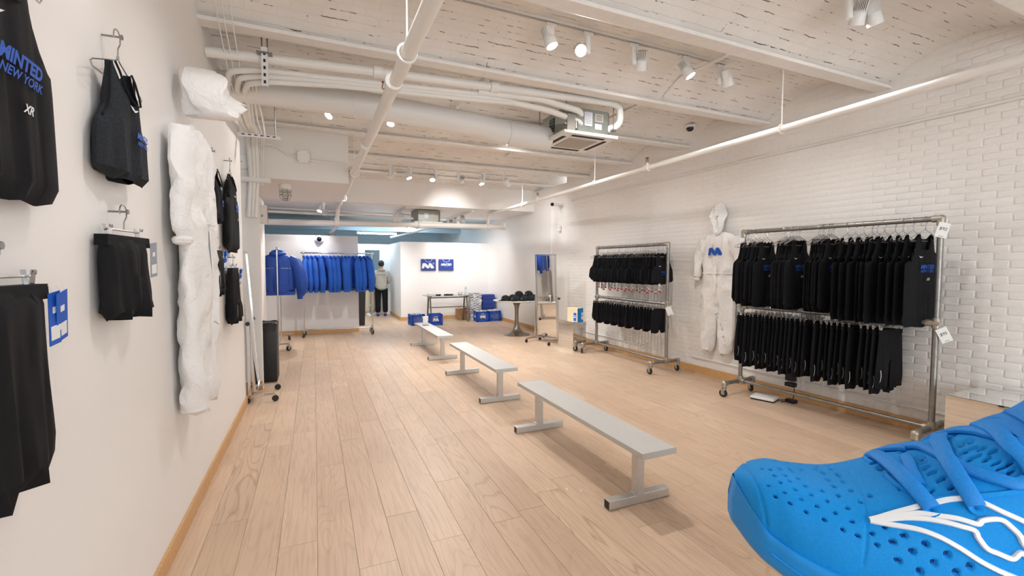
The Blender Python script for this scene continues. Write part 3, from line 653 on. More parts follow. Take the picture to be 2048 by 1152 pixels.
# items on the right wall
pipe('wall_conduit', 'thin white conduit high along the brick wall, lower run', [(XW(8.4)-.015, 8.4, 2.99), (XW(.6)-.015, .6, 2.99)], .013)
pipe('wall_conduit', 'thin white conduit highest on the brick wall', [(XW(6.0)-.015, 6.0, 3.30), (XW(2.3)-.015, 2.3, 3.31)], .012)
pipe('wall_conduit', 'paired conduit end leaving the box at the upper right', [(XW(2.1)-.015, 2.1, 3.31), (XW(.6)-.015, .6, 3.31)], .014)
t = thing('junction_box', 'flat white junction box high on the brick wall at right', 'junction box', (XW(2.2), 2.2, 3.29)); MB().bbox((-.03, 0, 0), (.06, .20, .09), .004).build('box', 'paint_trim', t); MB().box((-.062, 0, 0), (.004, .17, .07)).build('cover', 'paint_trim', t)
pipe('wall_conduit', 'thin white conduit low on the brick wall behind the near rack', [(XW(5.1)-.012, 5.1, .235), (XW(3.62)-.012, 3.62, .235)], .013)
pipe('wall_conduit', 'thin white conduit low on the brick wall running out of view', [(XW(3.44)-.012, 3.44, .225), (XW(1.0)-.012, 1.0, .225)], .013)
pipe('wall_conduit', 'thin white conduit low on the brick wall behind the far rack', [(XW(8.3)-.012, 8.3, .25), (XW(6.14)-.012, 6.14, .235)], .013)
def outlet(y, label, plug):
    t = thing('outlet_box', label, 'outlet', (XW(y), y, .225)); MB().bbox((-.03, 0, 0), (.06, .09, .13), .005).build('box', 'paint_trim', t)
    for z in (-.03, .03): MB().box((-.062, 0, z), (.004, .03, .035)).build('socket', 'hvac_grille', t)
    if plug:
        a = thing('power_adapter', 'black power adapters plugged in low behind the near rack', 'adapter', (XW(y)-.062, y, .225)); MB().bbox((-.035, .02, .055), (.07, .10, .10), .008).build('upper_brick', 'black_plastic', a); MB().bbox((-.035, .02, -.04), (.07, .11, .05), .008).build('lower_brick', 'black_plastic', a)
        MB().tube([(-.03, -.02, -.06), (-.05, -.04, -.14), (-.10, -.05, -.212), (-.22, .0, -.22)], .005, 6).build('cord', 'black_plastic', a, True)
outlet(3.53, 'white outlet box low on the brick wall behind the near rack', True); outlet(6.09, 'white outlet box low on the brick wall behind the far rack', False)
t = thing('network_box', 'flat white box lying on the floor under the near rack', 'router', (4.92, 3.68, 0)); MB().bbox((0, 0, .03), (.20, .26, .03), .012, rz=.35).build('case', 'lamp_white', t); MB().bbox((0, 0, .009), (.19, .25, .016), .004, rz=.35).build('base', 'black_plastic', t)
t = thing('charger_block', 'small black charger lying on the floor beside the flat white box', 'charger', (5.10, 3.47, 0)); MB().bbox((0, 0, .02), (.07, .11, .04), .008).build('block', 'black_plastic', t); MB().tube([(0, .05, .015), (-.03, .1, .006), (-.06, .12, .006)], .004, 6).build('cord', 'black_plastic', t)
t = thing('emergency_light', 'emergency light on the pier at the end of the brick wall', 'emergency light', (5.03, 8.75, 2.94))
MB().bbox((-.10, 0, 0), (.22, .12, .05), .01).build('body', 'lamp_white', t); MB().lathe([(.0, -.01), (.035, 0), (.04, .03), (.03, .05)], 14, (-.22, 0, 0), (-1, 0, -.2)).build('lamp', 'black_glass', t, 40); MB().cyl((-.03, 0, -.02), (-.03, 0, -.35), .007, 6).build('cable', 'pipe_paint', t)
t = thing('wall_sensor', 'small white sensor box on the pier below the emergency light', 'sensor', (5.02, 8.8, 2.42)); MB().bbox((-.03, 0, 0), (.06, .08, .12), .01).build('case', 'lamp_white', t); MB().box((-.062, 0, .02), (.003, .02, .015)).build('window', 'dark_slot', t)
t = thing('round_wall_plate', 'round white plate on the bulkhead corner by the left wall end', 'plate', (-.80, 6.54, 2.88)); MB().lathe([(0, .02), (.09, .02), (.10, 0)], 22, (0, 0, 0), (0, -1, 0)).build('plate', 'lamp_white', t, 40); MB().cyl((0, -.02, 0), (0, -.024, 0), .008, 8).build('screw', 'galv', t)
# ================================================================ cloth
def fillgrid(outline, nx, nz):
    """triangle-friendly grid inside a 2-D outline (x, z)"""
    bm = bmesh.new(); vs_ = [bm.verts.new((x, 0, z)) for x, z in outline]; bm.faces.new(vs_)
    xs = [p[0] for p in outline]; zs = [p[1] for p in outline]
    bmesh.ops.triangulate(bm, faces=bm.faces[:])
    for i in range(1, nx):
        bmesh.ops.bisect_plane(bm, geom=bm.verts[:]+bm.edges[:]+bm.faces[:], plane_co=(min(xs)+(max(xs)-min(xs))*i/nx, 0, 0), plane_no=(1, 0, 0), dist=1e-5)
    for i in range(1, nz):
        bmesh.ops.bisect_plane(bm, geom=bm.verts[:]+bm.edges[:]+bm.faces[:], plane_co=(0, 0, min(zs)+(max(zs)-min(zs))*i/nz), plane_no=(0, 0, 1), dist=1e-5)
    bm.verts.index_update(); V = [(v.co.x, v.co.z) for v in bm.verts]; F = [[v.index for v in f.verts] for f in bm.faces]; bm.free()
    return V, F
def chaikin(P):
    out = []; n = len(P)
    for i in range(n):
        a, b = P[i], P[(i+1) % n]; out += [(a[0]*.78+b[0]*.22, a[1]*.78+b[1]*.22), (a[0]*.22+b[0]*.78, a[1]*.22+b[1]*.78)]
    return out
def mirror_out(half):                       # half outline from centre top round to centre bottom, x >= 0
    return half + [(-x, z) for x, z in reversed(half) if x > 1e-6]
def row_span(outline, z):
    xs = []
    n = len(outline)
    for i in range(n):
        (x0, z0), (x1, z1) = outline[i], outline[(i+1) % n]
        if (z0 > z) != (z1 > z): t_ = (z-z0)/(z1-z0); xs.append(x0+(x1-x0)*t_)
    return sorted(xs)
def cloth(front, back, thick, amp, seed, nx=8, nz=12, top=None, topfade=.12, lobes=False, freq=3.0):
    """two panels that meet at the side seams; lens-shaped section, hem left open, soft vertical folds"""
    rr = random.Random(seed); ph = [rr.uniform(0, 6.28) for _ in range(4)]; fq = [rr.uniform(.8, 1.3)*freq for _ in range(3)]
    mb = MB(); ztop = max(p[1] for p in front) if top is None else top; zbot = min(p[1] for p in front)
    W = max(abs(p[0]) for p in front)
    front, back = chaikin(front), chaikin(back); ztop = max(p[1] for p in front) if top is None else top; zbot = min(p[1] for p in front)
    for outl, side in ((front, -1), (back, 1)):
        V, F = fillgrid(outl, nx, nz); P = []
        for x, z in V:
            xs = row_span(outl, min(max(z, zbot+1e-4), ztop-1e-4))
            if lobes and len(xs) >= 4:      # two legs: each its own tube
                a, b = (xs[0], xs[1]) if x < (xs[1]+xs[2])/2 else (xs[-2], xs[-1])
            elif len(xs) >= 2: a, b = xs[0], xs[-1]
            else: a, b = -W, W
            u = (x-(a+b)/2)/max(1e-4, (b-a)/2); u = max(-1, min(1, u))
            f = math.sqrt(max(0, 1-u*u)); g = min(1, max(0, (ztop-z)/topfade)); d = (ztop-z)/(ztop-zbot)
            fold = amp*(.35+.65*d)*(math.sin(fq[0]*2*math.pi*x/W*.5+ph[0]+d*1.2) + .6*math.sin(fq[1]*2*math.pi*x/W+ph[1]-d*2) + .5*math.sin(5*d+ph[2]))*g
            P.append((x, side*thick*f*(.3+.7*g) + fold*(.4+.6*f) , z + (amp*.8*math.sin(9*x/W+ph[3]) if z <= zbot+.02 else 0)))
        def ccw(f): return sum(V[f[i]][0]*V[f[(i+1) % len(f)]][1]-V[f[(i+1) % len(f)]][0]*V[f[i]][1] for i in range(len(f))) > 0
        mb.add(P, [f if ccw(f) == (side < 0) else list(reversed(f)) for f in F])
    mb.keep = True
    mb.fold = lambda x, z: 0
    return mb
def surf_y(outl, thick, x, z, top, topfade=.12):
    xs = row_span(outl, z)
    if len(xs) < 2: xs = row_span(outl, min(z, max(p[1] for p in outl))-1e-3)
    a, b = xs[0], xs[-1]; u = (x-(a+b)/2)/((b-a)/2); return -thick*math.sqrt(max(0, 1-u*u))*(.3+.7*min(1, (top-z)/topfade))
MLOGO = [[(-.5, -.26), (-.44, .2), (-.36, .26), (-.2, .26), (.06, -.02), (.06, .2), (.12, .26), (.26, .26), (.5, -.12), (.47, -.26), (.27, -.26), (.13, -.05), (.13, -.2), (.07, -.26), (-.06, -.26), (-.29, -.02), (-.29, -.2), (-.34, -.26)]]
def swish(mb, fn, k=1.0, flip=1):           # the small winged mark on the chest
    pts = [(-.5, .22), (-.3, .0), (-.05, -.12), (.2, -.05), (.5, .16), (.2, .08), (-.02, .02), (-.2, .12)]
    mb.add([fn(x*k*flip, y*k) for x, y in pts], [tuple(range(len(pts)))])
def tag_part(t, p, w, h, mats, rz=0, tilt=0, name='price_tag', string=None):
    o = MB().box((0, 0, -h/2), (w, .0016, h), rz=rz).build(name, mats[0], t, loc=p)
    if len(mats) > 1: MB().box((0, 0, -h*.92), (w*1.01, .0022, h*.17), rz=rz).build('stripe', mats[1], o)
    if len(mats) > 2: MB().box((0, -.0004, -h*.45), (w*.5, .0022, h*.3), rz=rz).build('print', mats[2], o)
    MB().cyl((0, 0, -.004), (0, 0, string or .02), .0012, 5).build('string', 'tag_white', o)
    o.rotation_euler = (0, tilt, 0); return o
# ---- hangers
def wire_hanger(label, loc, rz, w=.205, group=None, top=.027):
    t = thing('wire_hanger', label, 'hanger', loc, rz, group)
    H = [(-top*.95, 0, -.012)] + [(top*math.cos(a), 0, top*math.sin(a)) for a in [math.pi*(1-k/8) for k in range(9)]] + [(top*.9, 0, -.02), (.004, 0, -.045), (0, 0, -.085)]
    MB().tube(H, .0026, 6).build('hook', 'steel_wire', t, True)
    B = [(0, -.085), (.022, -.098), (.05, -.108), (w-.01, -.163), (w+.008, -.176), (w-.004, -.19), (-w+.004, -.19), (-w-.008, -.176), (-w+.01, -.163), (-.05, -.108), (-.022, -.098)]
    MB().tube([(x, 0, z) for x, z in B], .0026, 6, closed=True).build('frame', 'steel_wire', t, True)
    MB().cyl((0, 0, -.075), (0, 0, -.092), .005, 8).build('collar', 'steel_wire', t)
    return t
def clip_hanger(label, loc, rz, w=.15, group=None, top=.027):
    t = thing('clip_hanger', label, 'hanger', loc, rz, group)
    H = [(-top*.95, 0, -.012)] + [(top*math.cos(a), 0, top*math.sin(a)) for a in [math.pi*(1-k/8) for k in range(9)]] + [(top*.9, 0, -.02), (.004, 0, -.04), (0, 0, -.075)]
    MB().tube(H, .0026, 6).build('hook', 'steel_wire', t, True)
    MB().cyl((-w-.02, 0, -.075), (w+.02, 0, -.075), .0035, 8).build('bar', 'steel_wire', t, True)
    for s in (-1, 1): 
        c = MB().box((s*w, -.007, -.085), (.022, .003, .055), rx=.12).box((s*w, .007, -.085), (.022, .003, .055), rx=-.12).build('clip', 'chrome', t)
        MB().tube([(s*w-.008, -.012, -.07), (s*w, -.016, -.06), (s*w+.008, -.012, -.07)], .002, 5).build('spring', 'steel_wire', c)
    return t
# ---- tank tops
def tank_outlines(hem, w=.235, arm=-.375):
    fr = [(0, -.275), (.035, -.265), (.062, -.22), (.074, -.16), (.078, -.128), (.122, -.142), (.130, -.20), (.140, -.27), (.165, -.335), (w-.01, arm), (w, arm-.05), (w+.004, (arm+hem)/2), (w+.012, hem), (.1, hem-.008), (0, hem-.01)]
    bk = [(0, -.175), (.04, -.168), (.066, -.15), (.078, -.128)] + fr[5:]
    return mirror_out(fr), mirror_out(bk)
def make_tank(label, hem, seed, mat='black_cloth', w=.235, prints=True, tagp=None, thick=.012, small=False):
    t = thing('tank_top', label, 'tank top')
    fr, bk = tank_outlines(hem, w); m = cloth(fr, bk, thick, .007 if thick > .02 else .0045, seed, 8, 12, top=-.128)
    b = m.build('body', mat, t, True)
    yy = lambda x, z: (x, surf_y(fr, thick, x, z, -.128)-.0095, z)
    rim = [(x, surf_y(fr, thick, x, z, -.128)-.002, z) for x, z in [p for p in fr if p[1] > -.29 and abs(p[0]) < .079]]
    cen = sorted(rim, key=lambda p: p[0]); MB().tube(cen, .004, 5).build('neck_binding', mat, t, True)
    sw = MB(); swish(sw, lambda x, y: yy(-.075+x, -.335+y), .055); sw.build('chest_mark', 'print_white', t)
    if prints:
        l1 = MB(); lettering(l1, 'MINTED', lambda x, y: yy(x+.015, -.42+y), size=.05, bold=.04, shear=.35, width=.19 if not small else .1); l1.build('lettering', 'print_blue', t)
        l2 = MB(); lettering(l2, 'NEW YORK', lambda x, y: yy(x+.015, -.458+y), size=.04, bold=.02, shear=.5, width=.19 if not small else .1); l2.build('lettering', 'print_blue', t)
        if not small: sw = MB(); lettering(sw, 'XR', lambda x, y: yy(x+.03, -.53+y), size=.03, bold=.03, shear=.5, width=.05); sw.build('hem_mark', 'print_white', t)
    if tagp: tag_part(t, tagp, .04, .12, ('tag_white', 'tag_red', 'hvac_grille'), string=.12)
    return t
def shorts_outline(hem, wt=.165, wb=.215, crotch=None):
    c = crotch if crotch else hem+.26
    h = [(0, -.098), (.08, -.10), (wt, -.10), (wt+.008, -.15), (wb, hem), (wb*.5, hem-.012), (.012, hem-.008), (.006, (c+hem)/2), (0, c)]
    return mirror_out(h)
def make_shorts(label, hem, seed, mat='black_cloth', wt=.165, wb=.215, mark=True, thick=.014, crotch=None):
    t = thing('shorts', label, 'shorts'); o = shorts_outline(hem, wt, wb, crotch)
    cloth(o, o, thick, .009 if thick > .02 else .0045, seed, 8, 10, top=-.098, topfade=.05, lobes=True).build('body', mat, t, True)
    MB().prism([(-wt-.004, -.138), (-wt, -.097), (wt, -.097), (wt+.004, -.138)], -thick*.5, thick*.5).build('waistband', mat, t)
    if mark:
        m = MB(); pts = [(-.004, .06), (.010, .045), (.016, .0), (.008, -.04), (-.010, -.065), (.002, -.03), (.006, .005), (.002, .035)]
        m.add([(-wb*.80+x, -thick-.012, hem+.12+y) for x, y in pts], [tuple(range(len(pts)))]); m.build('leg_mark', 'print_white', t)
    return t

# ================================================================ pipe garment racks
def caster(t, x, y, stem_top, r=.05, rz=0.):
    c = MB().cyl((x, y, stem_top), (x, y, r*2+.01), .013, 10).lathe([(.028, r*2+.012), (.03, r*2-.004), (.0, r*2-.006)], 14, (x, y, 0)).build('caster', 'galv_fit', t, 35)
    dx, dy = math.cos(rz), math.sin(rz); cx, cy = x-dy*.018, y+dx*.018
    for s in (-1, 1): MB().prism([(-.026, r*2), (.026, r*2), (.014, r*.7), (-.014, r*.7)], s*.017, s*.021).build('fork', 'galv_fit', c)
    w = MB().lathe([(r*.5, -.013), (r*.92, -.013), (r, -.008), (r, .008), (r*.92, .013), (r*.5, .013)], 20, (0, 0, r), (0, 1, 0)).build('wheel', 'rubber', c, 40)
    MB().lathe([(0, -.015), (r*.5, -.0135), (r*.5, .0135), (0, .015)], 14, (0, 0, r), (0, 1, 0)).build('hub', 'galv_fit', c, 40)
    for ch in c.children: ch.location = (cx, cy, 0); ch.rotation_euler = (0, 0, rz)
    return c
def elbow(mb, p, r): mb.ell(p, (r*1.45, r*1.45, r*1.45), 12, 8)
def pipe_rack(label, a, b, H, midz, footw=.30, r=.024, botz=.165):
    a = Vector((a[0], a[1], 0)); b = Vector((b[0], b[1], 0)); d = b-a; L = d.length
    t = thing('pipe_garment_rack', label, 'garment rack', tuple((a+b)/2), math.atan2(d.y, d.x)-math.pi/2)
    h = L/2
    MB().cyl((0, -h, H), (0, h, H), r).build('top_rail', 'galv', t, 40); MB().cyl((0, -h, midz), (0, h, midz), r*.9).build('middle_rail', 'galv', t, 40)
    MB().cyl((0, -h, botz), (0, h, botz), r*.8).build('bottom_rail', 'galv', t, 40)
    for s in (-1, 1):
        MB().cyl((0, s*h, botz), (0, s*h, H), r).build('post', 'galv', t, 40)
        e = MB(); e.ell((0, s*h, H), (r*1.4,)*3).cyl((0, s*h, H), (0, s*(h-.06), H), r*1.3).cyl((0, s*h, H), (0, s*h, H-.06), r*1.3); e.build('elbow', 'galv_fit', t, 40)
        e = MB().cyl((0, s*h, midz-.045), (0, s*h, midz+.045), r*1.32).cyl((0, s*h, midz), (0, s*(h-.07), midz), r*1.3).lathe([(.015, .045), (.018, .03), (.028, .028), (.028, 0)], 10, (-.0, s*h, midz), (-1, 0, 0)); e.build('tee', 'galv_fit', t, 40)
        MB().cyl((-footw, s*h, botz), (footw-.06, s*h, botz), r).build('foot_bar', 'galv', t, 40)
        e = MB().cyl((0, s*h, botz-.0), (0, s*h, botz+.06), r*1.35).cyl((-.05, s*h, botz), (.05, s*h, botz), r*1.35).cyl((0, s*h, botz), (0, s*(h-.06), botz), r*1.25); e.build('tee', 'galv_fit', t, 40)
        for x in (-footw, footw-.06):
            sx = -1 if x < 0 else 1
            e = MB().ell((x, s*h, botz), (r*1.4,)*3).cyl((x, s*h, botz), (x-sx*.05, s*h, botz), r*1.3).cyl((x, s*h, botz), (x, s*h, botz-.05), r*1.3); e.build('elbow', 'galv_fit', t, 40)
            caster(t, x, s*h, botz-.03, .048, rnd.uniform(1.0, 2.2))
    return t
RA0, RA1 = Vector((4.87, 3.98)), Vector((5.0, 2.12))
RB0, RB1 = Vector((4.78, 7.0)), Vector((4.83, 5.24))
HA, MA, HB, MBZ = 2.015, 1.10, 1.925, 1.03
pipe_rack('wide galvanized pipe rack of black running clothes nearest the viewer', RA1, RA0, HA, MA)
pipe_rack('narrower galvanized pipe rack of black clothes farther along the brick wall', RB1, RB0, HB, MBZ)
def rail_tag(rack, p, txt, label, rz=0., tilt=0.):
    t = thing('price_card', label, 'price card', p, rz); o = MB().box((0, 0, -.075), (.085, .0016, .13)).build('card', 'tag_white', t)
    m = MB()
    if txt: lettering(m, txt, lambda x, y: (x, -.0018, -.065+y), size=.05, width=.055, shear=.2); m.build('price', 'print_black', o)
    MB().box((0, -.0016, -.128), (.035, .001, .006)).build('small_print', 'hvac_grille', o)
    MB().tube([(0, 0, -.012), (.004, 0, .015), (0, 0, .03)], .0014, 5).build('string', 'tag_white', t); o.rotation_euler = (0, tilt, 0)
rail_tag(None, (RA1.x-.01, RA1.y-.035, HA-.03), '$92', 'white price card reading $92 at the top right of the near rack', R(-40), .25)
rail_tag(None, (RA1.x-.02, RA1.y-.035, MA-.03), '$95', 'white price card reading $95 on the middle tee of the near rack', R(-40), -.45)
rail_tag(None, (RA0.x-.03, RA0.y+.0, HA-.06), '$92', 'white price card edge-on at the far post of the near rack, upper', R(80)); rail_tag(None, (RA0.x-.03, RA0.y, MA-.06), '$95', 'white price card edge-on at the far post of the near rack, lower', R(80))
rail_tag(None, (RB1.x-.02, RB1.y-.035, MBZ-.03), '', 'blank white price card at the right end of the far pipe rack', R(-35), -.35)

def fill_rail(p0, p1, z, ts, protos, hmaker, what, where, group, hw, jitter=.05, r=.027):
    """one hanger and one garment for each position, every one an object of its own"""
    first = {}; hp = None; n = len(ts)
    for i, s in enumerate(ts):
        p = p0.lerp(p1, s); rz = rnd.uniform(-jitter, jitter); loc = (p.x + rnd.uniform(-.012, .012), p.y, z + r - .027)
        o_ = ORD[i]; lab = '%s, %s from left on %s' % (what, o_, where); hl = '%s hanger, %s from left on %s' % ('wire' if hmaker is wire_hanger else 'clip', o_, where)
        if hp is None: hp = hmaker(hl, loc, rz, hw); hp['group'] = 'hangers on ' + where
        else: copytree(hp, loc, rz, hl)
        k = protos[i % len(protos)] if not callable(protos) else protos(i)
        if k not in first: first[k] = 1; g = k; g.location = loc; g.rotation_euler = (0, 0, rz); g['label'] = lab; g['group'] = group
        else: g = copytree(k, loc, rz, lab)
hookY = [3.92, 3.88, 3.83, 3.77, 3.73, 3.68] + [3.475-.0165*i for i in range(11)] + [3.12-.0185*i for i in range(9)] + [2.84, 2.77, 2.70, 2.635, 2.59, 2.53, 2.45, 2.385, 2.315, 2.225]
tsA = [(3.98-y)/(3.98-2.12) for y in hookY]
TA = [make_tank('', -.845, 1), make_tank('', -.87, 2), make_tank('', -.89, 3)]; TA2 = [make_tank('', -.945, 4, w=.255), make_tank('', -.95, 5, w=.26)]
fill_rail(RA0, RA1, HA, tsA, lambda i: TA[i % 3] if i < 26 else TA2[i % 2], wire_hanger, 'black lettered tank top', 'the near pipe rack upper rail', 'black tank tops on the near pipe rack', .205, .075)
ysl = [3.90-.048*i for i in range(17)] + [3.03-.055*i for i in range(7)] + [2.60, 2.54, 2.50, 2.45]
SA = [make_shorts('', -.645, 21), make_shorts('', -.675, 22), make_shorts('', -.705, 23)]
fill_rail(RA0, RA1, MA, [(3.98-y)/(3.98-2.12) for y in ysl], SA, clip_hanger, 'long black running shorts', 'the near pipe rack lower rail', 'black shorts on the near pipe rack', .15)
TB = [make_tank('', -.545, 31, w=.225, small=True, tagp=(.05, -.0, -.62), mat='black_knit'), make_tank('', -.575, 32, w=.23, small=True, tagp=(-.06, 0, -.60), mat='black_knit'), make_tank('', -.61, 33, w=.225, small=True, tagp=(.0, 0, -.64), mat='black_cloth')]
fill_rail(RB0, RB1, HB, [.05+.88*i/25 for i in range(26)], TB, wire_hanger, 'short black tank top', 'the far pipe rack upper rail', 'black tank tops on the far pipe rack', .205, .13)
SB = [make_shorts('', -.385, 41, wt=.155, wb=.19, mark=False, crotch=-.30), make_shorts('', -.415, 42, wt=.16, wb=.195, mark=False, crotch=-.31), make_shorts('', -.445, 43, wt=.155, wb=.19, mark=False, crotch=-.31)]
fill_rail(RB0, RB1, MBZ, [.06+.86*i/23 for i in range(24)], SB, clip_hanger, 'short black running shorts', 'the far pipe rack lower rail', 'black shorts on the far pipe rack', .14)

# ================================================================ benches
def bench(yc, label):
    t = thing('bench', label, 'bench', (1.985, yc, 0))
    MB().bbox((0, 0, .412), (.27, 1.87, .036), .004).build('seat', 'alu_top', t)
    for s in (-1, 1):
        e = MB().bbox((0, s*.938, .411), (.276, .012, .042), .003).build('end_cap', 'alu_top', t)
    for s in (-1, 1):
        y = s*.735
        MB().bbox((0, y, .225), (.06, .06, .34), .004).build('leg', 'alu', t)
        MB().box((0, y, .392), (.2, .06, .006)).build('mounting_plate', 'alu', t)
        f = MB().bbox((0, y, .032), (.50, .06, .06), .004).build('foot', 'alu', t)
        for q in (-1, 1): MB().box((q*.2505, y, .032), (.004, .05, .05)).build('tube_end', 'black_plastic', f)
        w = MB()
        for q in (-1, 1): MB().cyl((q*.032, y-.03, .064), (q*.032, y+.03, .064), .005, 8).build('weld', 'alu', f)
        for q in (-1, 1): MB().cyl((q*.07, y, .389), (q*.07, y, .382), .008, 8).build('bolt', 'alu', t)
bench(3.135, 'aluminium bench with a pale grey seat nearest the viewer')
bench(5.62, 'aluminium bench with a pale grey seat in the middle of the row')
bench(8.22, 'aluminium bench with a pale grey seat farthest back, carrying a white stand')
t = thing('acrylic_stand', 'small clear and white display stand on the farthest bench', 'stand', (1.97, 8.7, .43)); MB().box((0, 0, .004), (.11, .10, .008)).build('base', 'clear_plastic', t); MB().box((0, .01, .09), (.10, .006, .17), rx=.1).build('panel', 'tag_white', t); MB().box((0, .02, .16), (.11, .05, .03)).build('top_card', 'tag_white', t)
for i, (x, y) in enumerate(((1.62, 2.72), (1.70, 2.66))): tag(MB().add([(x, y, .002), (x+.012, y+.004, .003), (x+.008, y+.014, .012), (x-.003, y+.009, .003), (x+.004, y+.006, .001)], [(0, 1, 4), (1, 2, 4), (2, 3, 4), (3, 0, 4), (0, 1, 2, 3)]).build('paper_scrap', 'tag_white'), 'tiny white paper scrap on the floor by the near bench, %s' % ('left' if i == 0 else 'right'), 'scrap')
# ================================================================ chrome racks with blue jackets
def chrome_rack(label, a, b, H, foot, bar_z=.14):
    a = Vector((a[0], a[1], 0)); b = Vector((b[0], b[1], 0)); d = b-a; h = d.length/2
    t = thing('chrome_garment_rack', label, 'garment rack', tuple((a+b)/2), math.atan2(d.y, d.x)-math.pi/2); r = .0145
    MB().cyl((0, -h-.04, H), (0, h+.04, H), r*1.1).build('top_rail', 'chrome', t, 40); MB().cyl((0, -h, bar_z), (0, h, bar_z), r).build('bottom_rail', 'chrome', t, 40)
    for s in (-1, 1):
        MB().cyl((0, s*h, bar_z), (0, s*h, H+.015), r).build('post', 'chrome', t, 40)
        MB().ell((0, s*h, H), (.024, .028, .03)).ell((0, s*(h+.045), H), (.019, .012, .019)).build('rail_joint', 'chrome', t, True); MB().ell((0, s*h, bar_z), (.024, .024, .03)).build('base_joint', 'chrome', t, True)
        MB().cyl((-foot, s*h, bar_z), (foot, s*h, bar_z), r).build('foot_bar', 'chrome', t, 40)
        for x in (-foot, foot): MB().ell((x, s*h, bar_z), (.022, .022, .022)).build('elbow', 'chrome', t, True); caster(t, x, s*h, bar_z, .05, rnd.uniform(.2, 1.4))
    return t
chrome_rack('chrome rolling rack of blue pullovers in front of the low partition', (1.24, 11.05), (-.22, 11.10), 1.875, .2)
chrome_rack('chrome rolling rack seen end-on at left with a blue windbreaker', (-.62, 9.30), (-.66, 10.68), 1.90, .17)
def sleeve(t, s, pts, rad, mat, cuff=True, n=12, squash=.75):
    m = MB().tube([(s*x, y, z) for x, y, z in pts], rad, n); rr = random.Random(int(abs(pts[-1][0])*1e4)+s)
    m.v = [(x, y*squash + .006*math.sin(40*z+3*s+x*20), z) for x, y, z in m.v]; o = m.build('sleeve', mat, t, True)
    if cuff: x, y, z = pts[-1]; MB().lathe([(rad[-1]*.85, -.06), (rad[-1]*.9, 0), (rad[-1]*1.02, .012)], n, (s*x, y*squash, z)).build('cuff', mat, o, True)
    return o
def make_pullover(seed, hem=-.80, mat='blue_cloth', w=.26, thick=.045, puff=1.0, amp=.012, hood=True):
    t = thing('pullover', '', 'pullover')
    fr = mirror_out([(0, -.135), (.05, -.125), (.085, -.105), (.17, -.14), (w-.02, -.20), (w, -.34), (w+.005, hem+.10), (w-.01, hem+.03), (w-.02, hem), (0, hem)])
    cloth(fr, fr, thick, amp, seed, 9, 12, top=-.10, topfade=.10).build('body', mat, t, True)
    MB().prism([(-w+.018, hem+.005), (-w+.02, hem-.045), (w-.02, hem-.045), (w-.018, hem+.005)], -thick*.72, thick*.72).build('hem_band', mat, t)
    for s in (-1, 1): sleeve(t, s, [(w-.09, 0, -.165), (w-.02, .0, -.24), (w+.03*puff, -.01, -.40), (w+.055*puff, -.02, -.60), (w+.05*puff, -.02, -.76), (w+.03*puff, -.02, -.82)], [.055, .085*puff, .085*puff, .082*puff, .07*puff, .045], mat)
    if hood:
        m = MB().tube([(-.085, .005, -.125), (-.06, .04, -.09), (0, .05, -.08), (.06, .04, -.09), (.085, .005, -.125), (.05, -.035, -.15), (0, -.05, -.165), (-.05, -.035, -.15)], .028, 10, closed=True); m.build('hood', mat, t, True)
    return t
HD = [make_pullover(51, amp=.02), make_pullover(52, -.82, amp=.024, thick=.036, puff=.85), make_pullover(53, -.78, amp=.02, thick=.05), make_pullover(54, -.80, amp=.026, thick=.04, puff=.9)]
p0, p1 = Vector((-.16, 11.10)), Vector((1.19, 11.05)); used = set(); hp = None
for i in range(18):
    s = i/17; p = p0.lerp(p1, s); g = HD[(i*3+i//4) % 4]; rz = R(90) + rnd.uniform(-.38, .38); loc = (p.x, p.y, 1.875); lab = 'blue pullover, %s from left on the chrome rack before the partition' % ORD[i]; hl = 'wire hanger, %s from left on the chrome rack of blue pullovers' % ORD[i]
    if hp is None: hp = wire_hanger(hl, loc, rz, .19, 'hangers on the chrome pullover rack', .018)
    else: copytree(hp, loc, rz, hl)
    if g not in used: used.add(g); g.location = loc; g.rotation_euler = (0, 0, rz); g['label'] = lab; g['group'] = 'blue pullovers on the chrome rack'
    else: copytree(g, loc, rz, lab)
def windbreaker(loc, rz, label, seed):
    t = thing('windbreaker', label, 'jacket', loc, rz, 'blue windbreakers on the end-on rack'); w, hem, thick = .295, -.80, .075; mat = 'blue_nylon'
    fr = mirror_out([(0, -.10), (.06, -.095), (.10, -.09), (.2, -.13), (w-.02, -.20), (w, -.34), (w+.005, hem+.10), (w-.02, hem), (0, hem)])
    cloth(fr, fr, thick, .012, seed, 12, 16, top=-.09, topfade=.10).build('body', mat, t, True)
    MB().prism([(-w+.018, hem+.005), (-w+.02, hem-.06), (w-.02, hem-.06), (w-.018, hem+.005)], -thick*.7, thick*.7).build('hem_band', mat, t)
    for s in (-1, 1): sleeve(t, s, [(w-.10, 0, -.16), (w, .0, -.24), (w+.07, -.02, -.42), (w+.105, -.03, -.62), (w+.10, -.03, -.80), (w+.07, -.03, -.88)], [.06, .105, .11, .115, .095, .055], mat, n=14)
    MB().tube([(-.10, .0, -.09), (-.07, .05, -.055), (0, .06, -.05), (.07, .05, -.055), (.10, 0, -.09), (.05, -.05, -.09), (0, -.06, -.10), (-.05, -.05, -.09)], .035, 10, closed=True).build('collar', mat, t, True)
    for s in (-1, 1):
        m = MB(); lettering(m, 'MINTED NEW YORK', lambda x, y: (x+s*.14, surf_y(fr, thick, x+s*.14, -.36, -.09, .1)-.018, -.36+y), size=.03, width=.17); m.build('chest_line', 'print_white', t)
    m = MB().tube([(x, surf_y(fr, thick, x, -.66, -.09, .1)-.012, -.66+.02*abs(x)) for x in [-.2+.04*k for k in range(11)]], .004, 6); m.build('seam', mat, t)
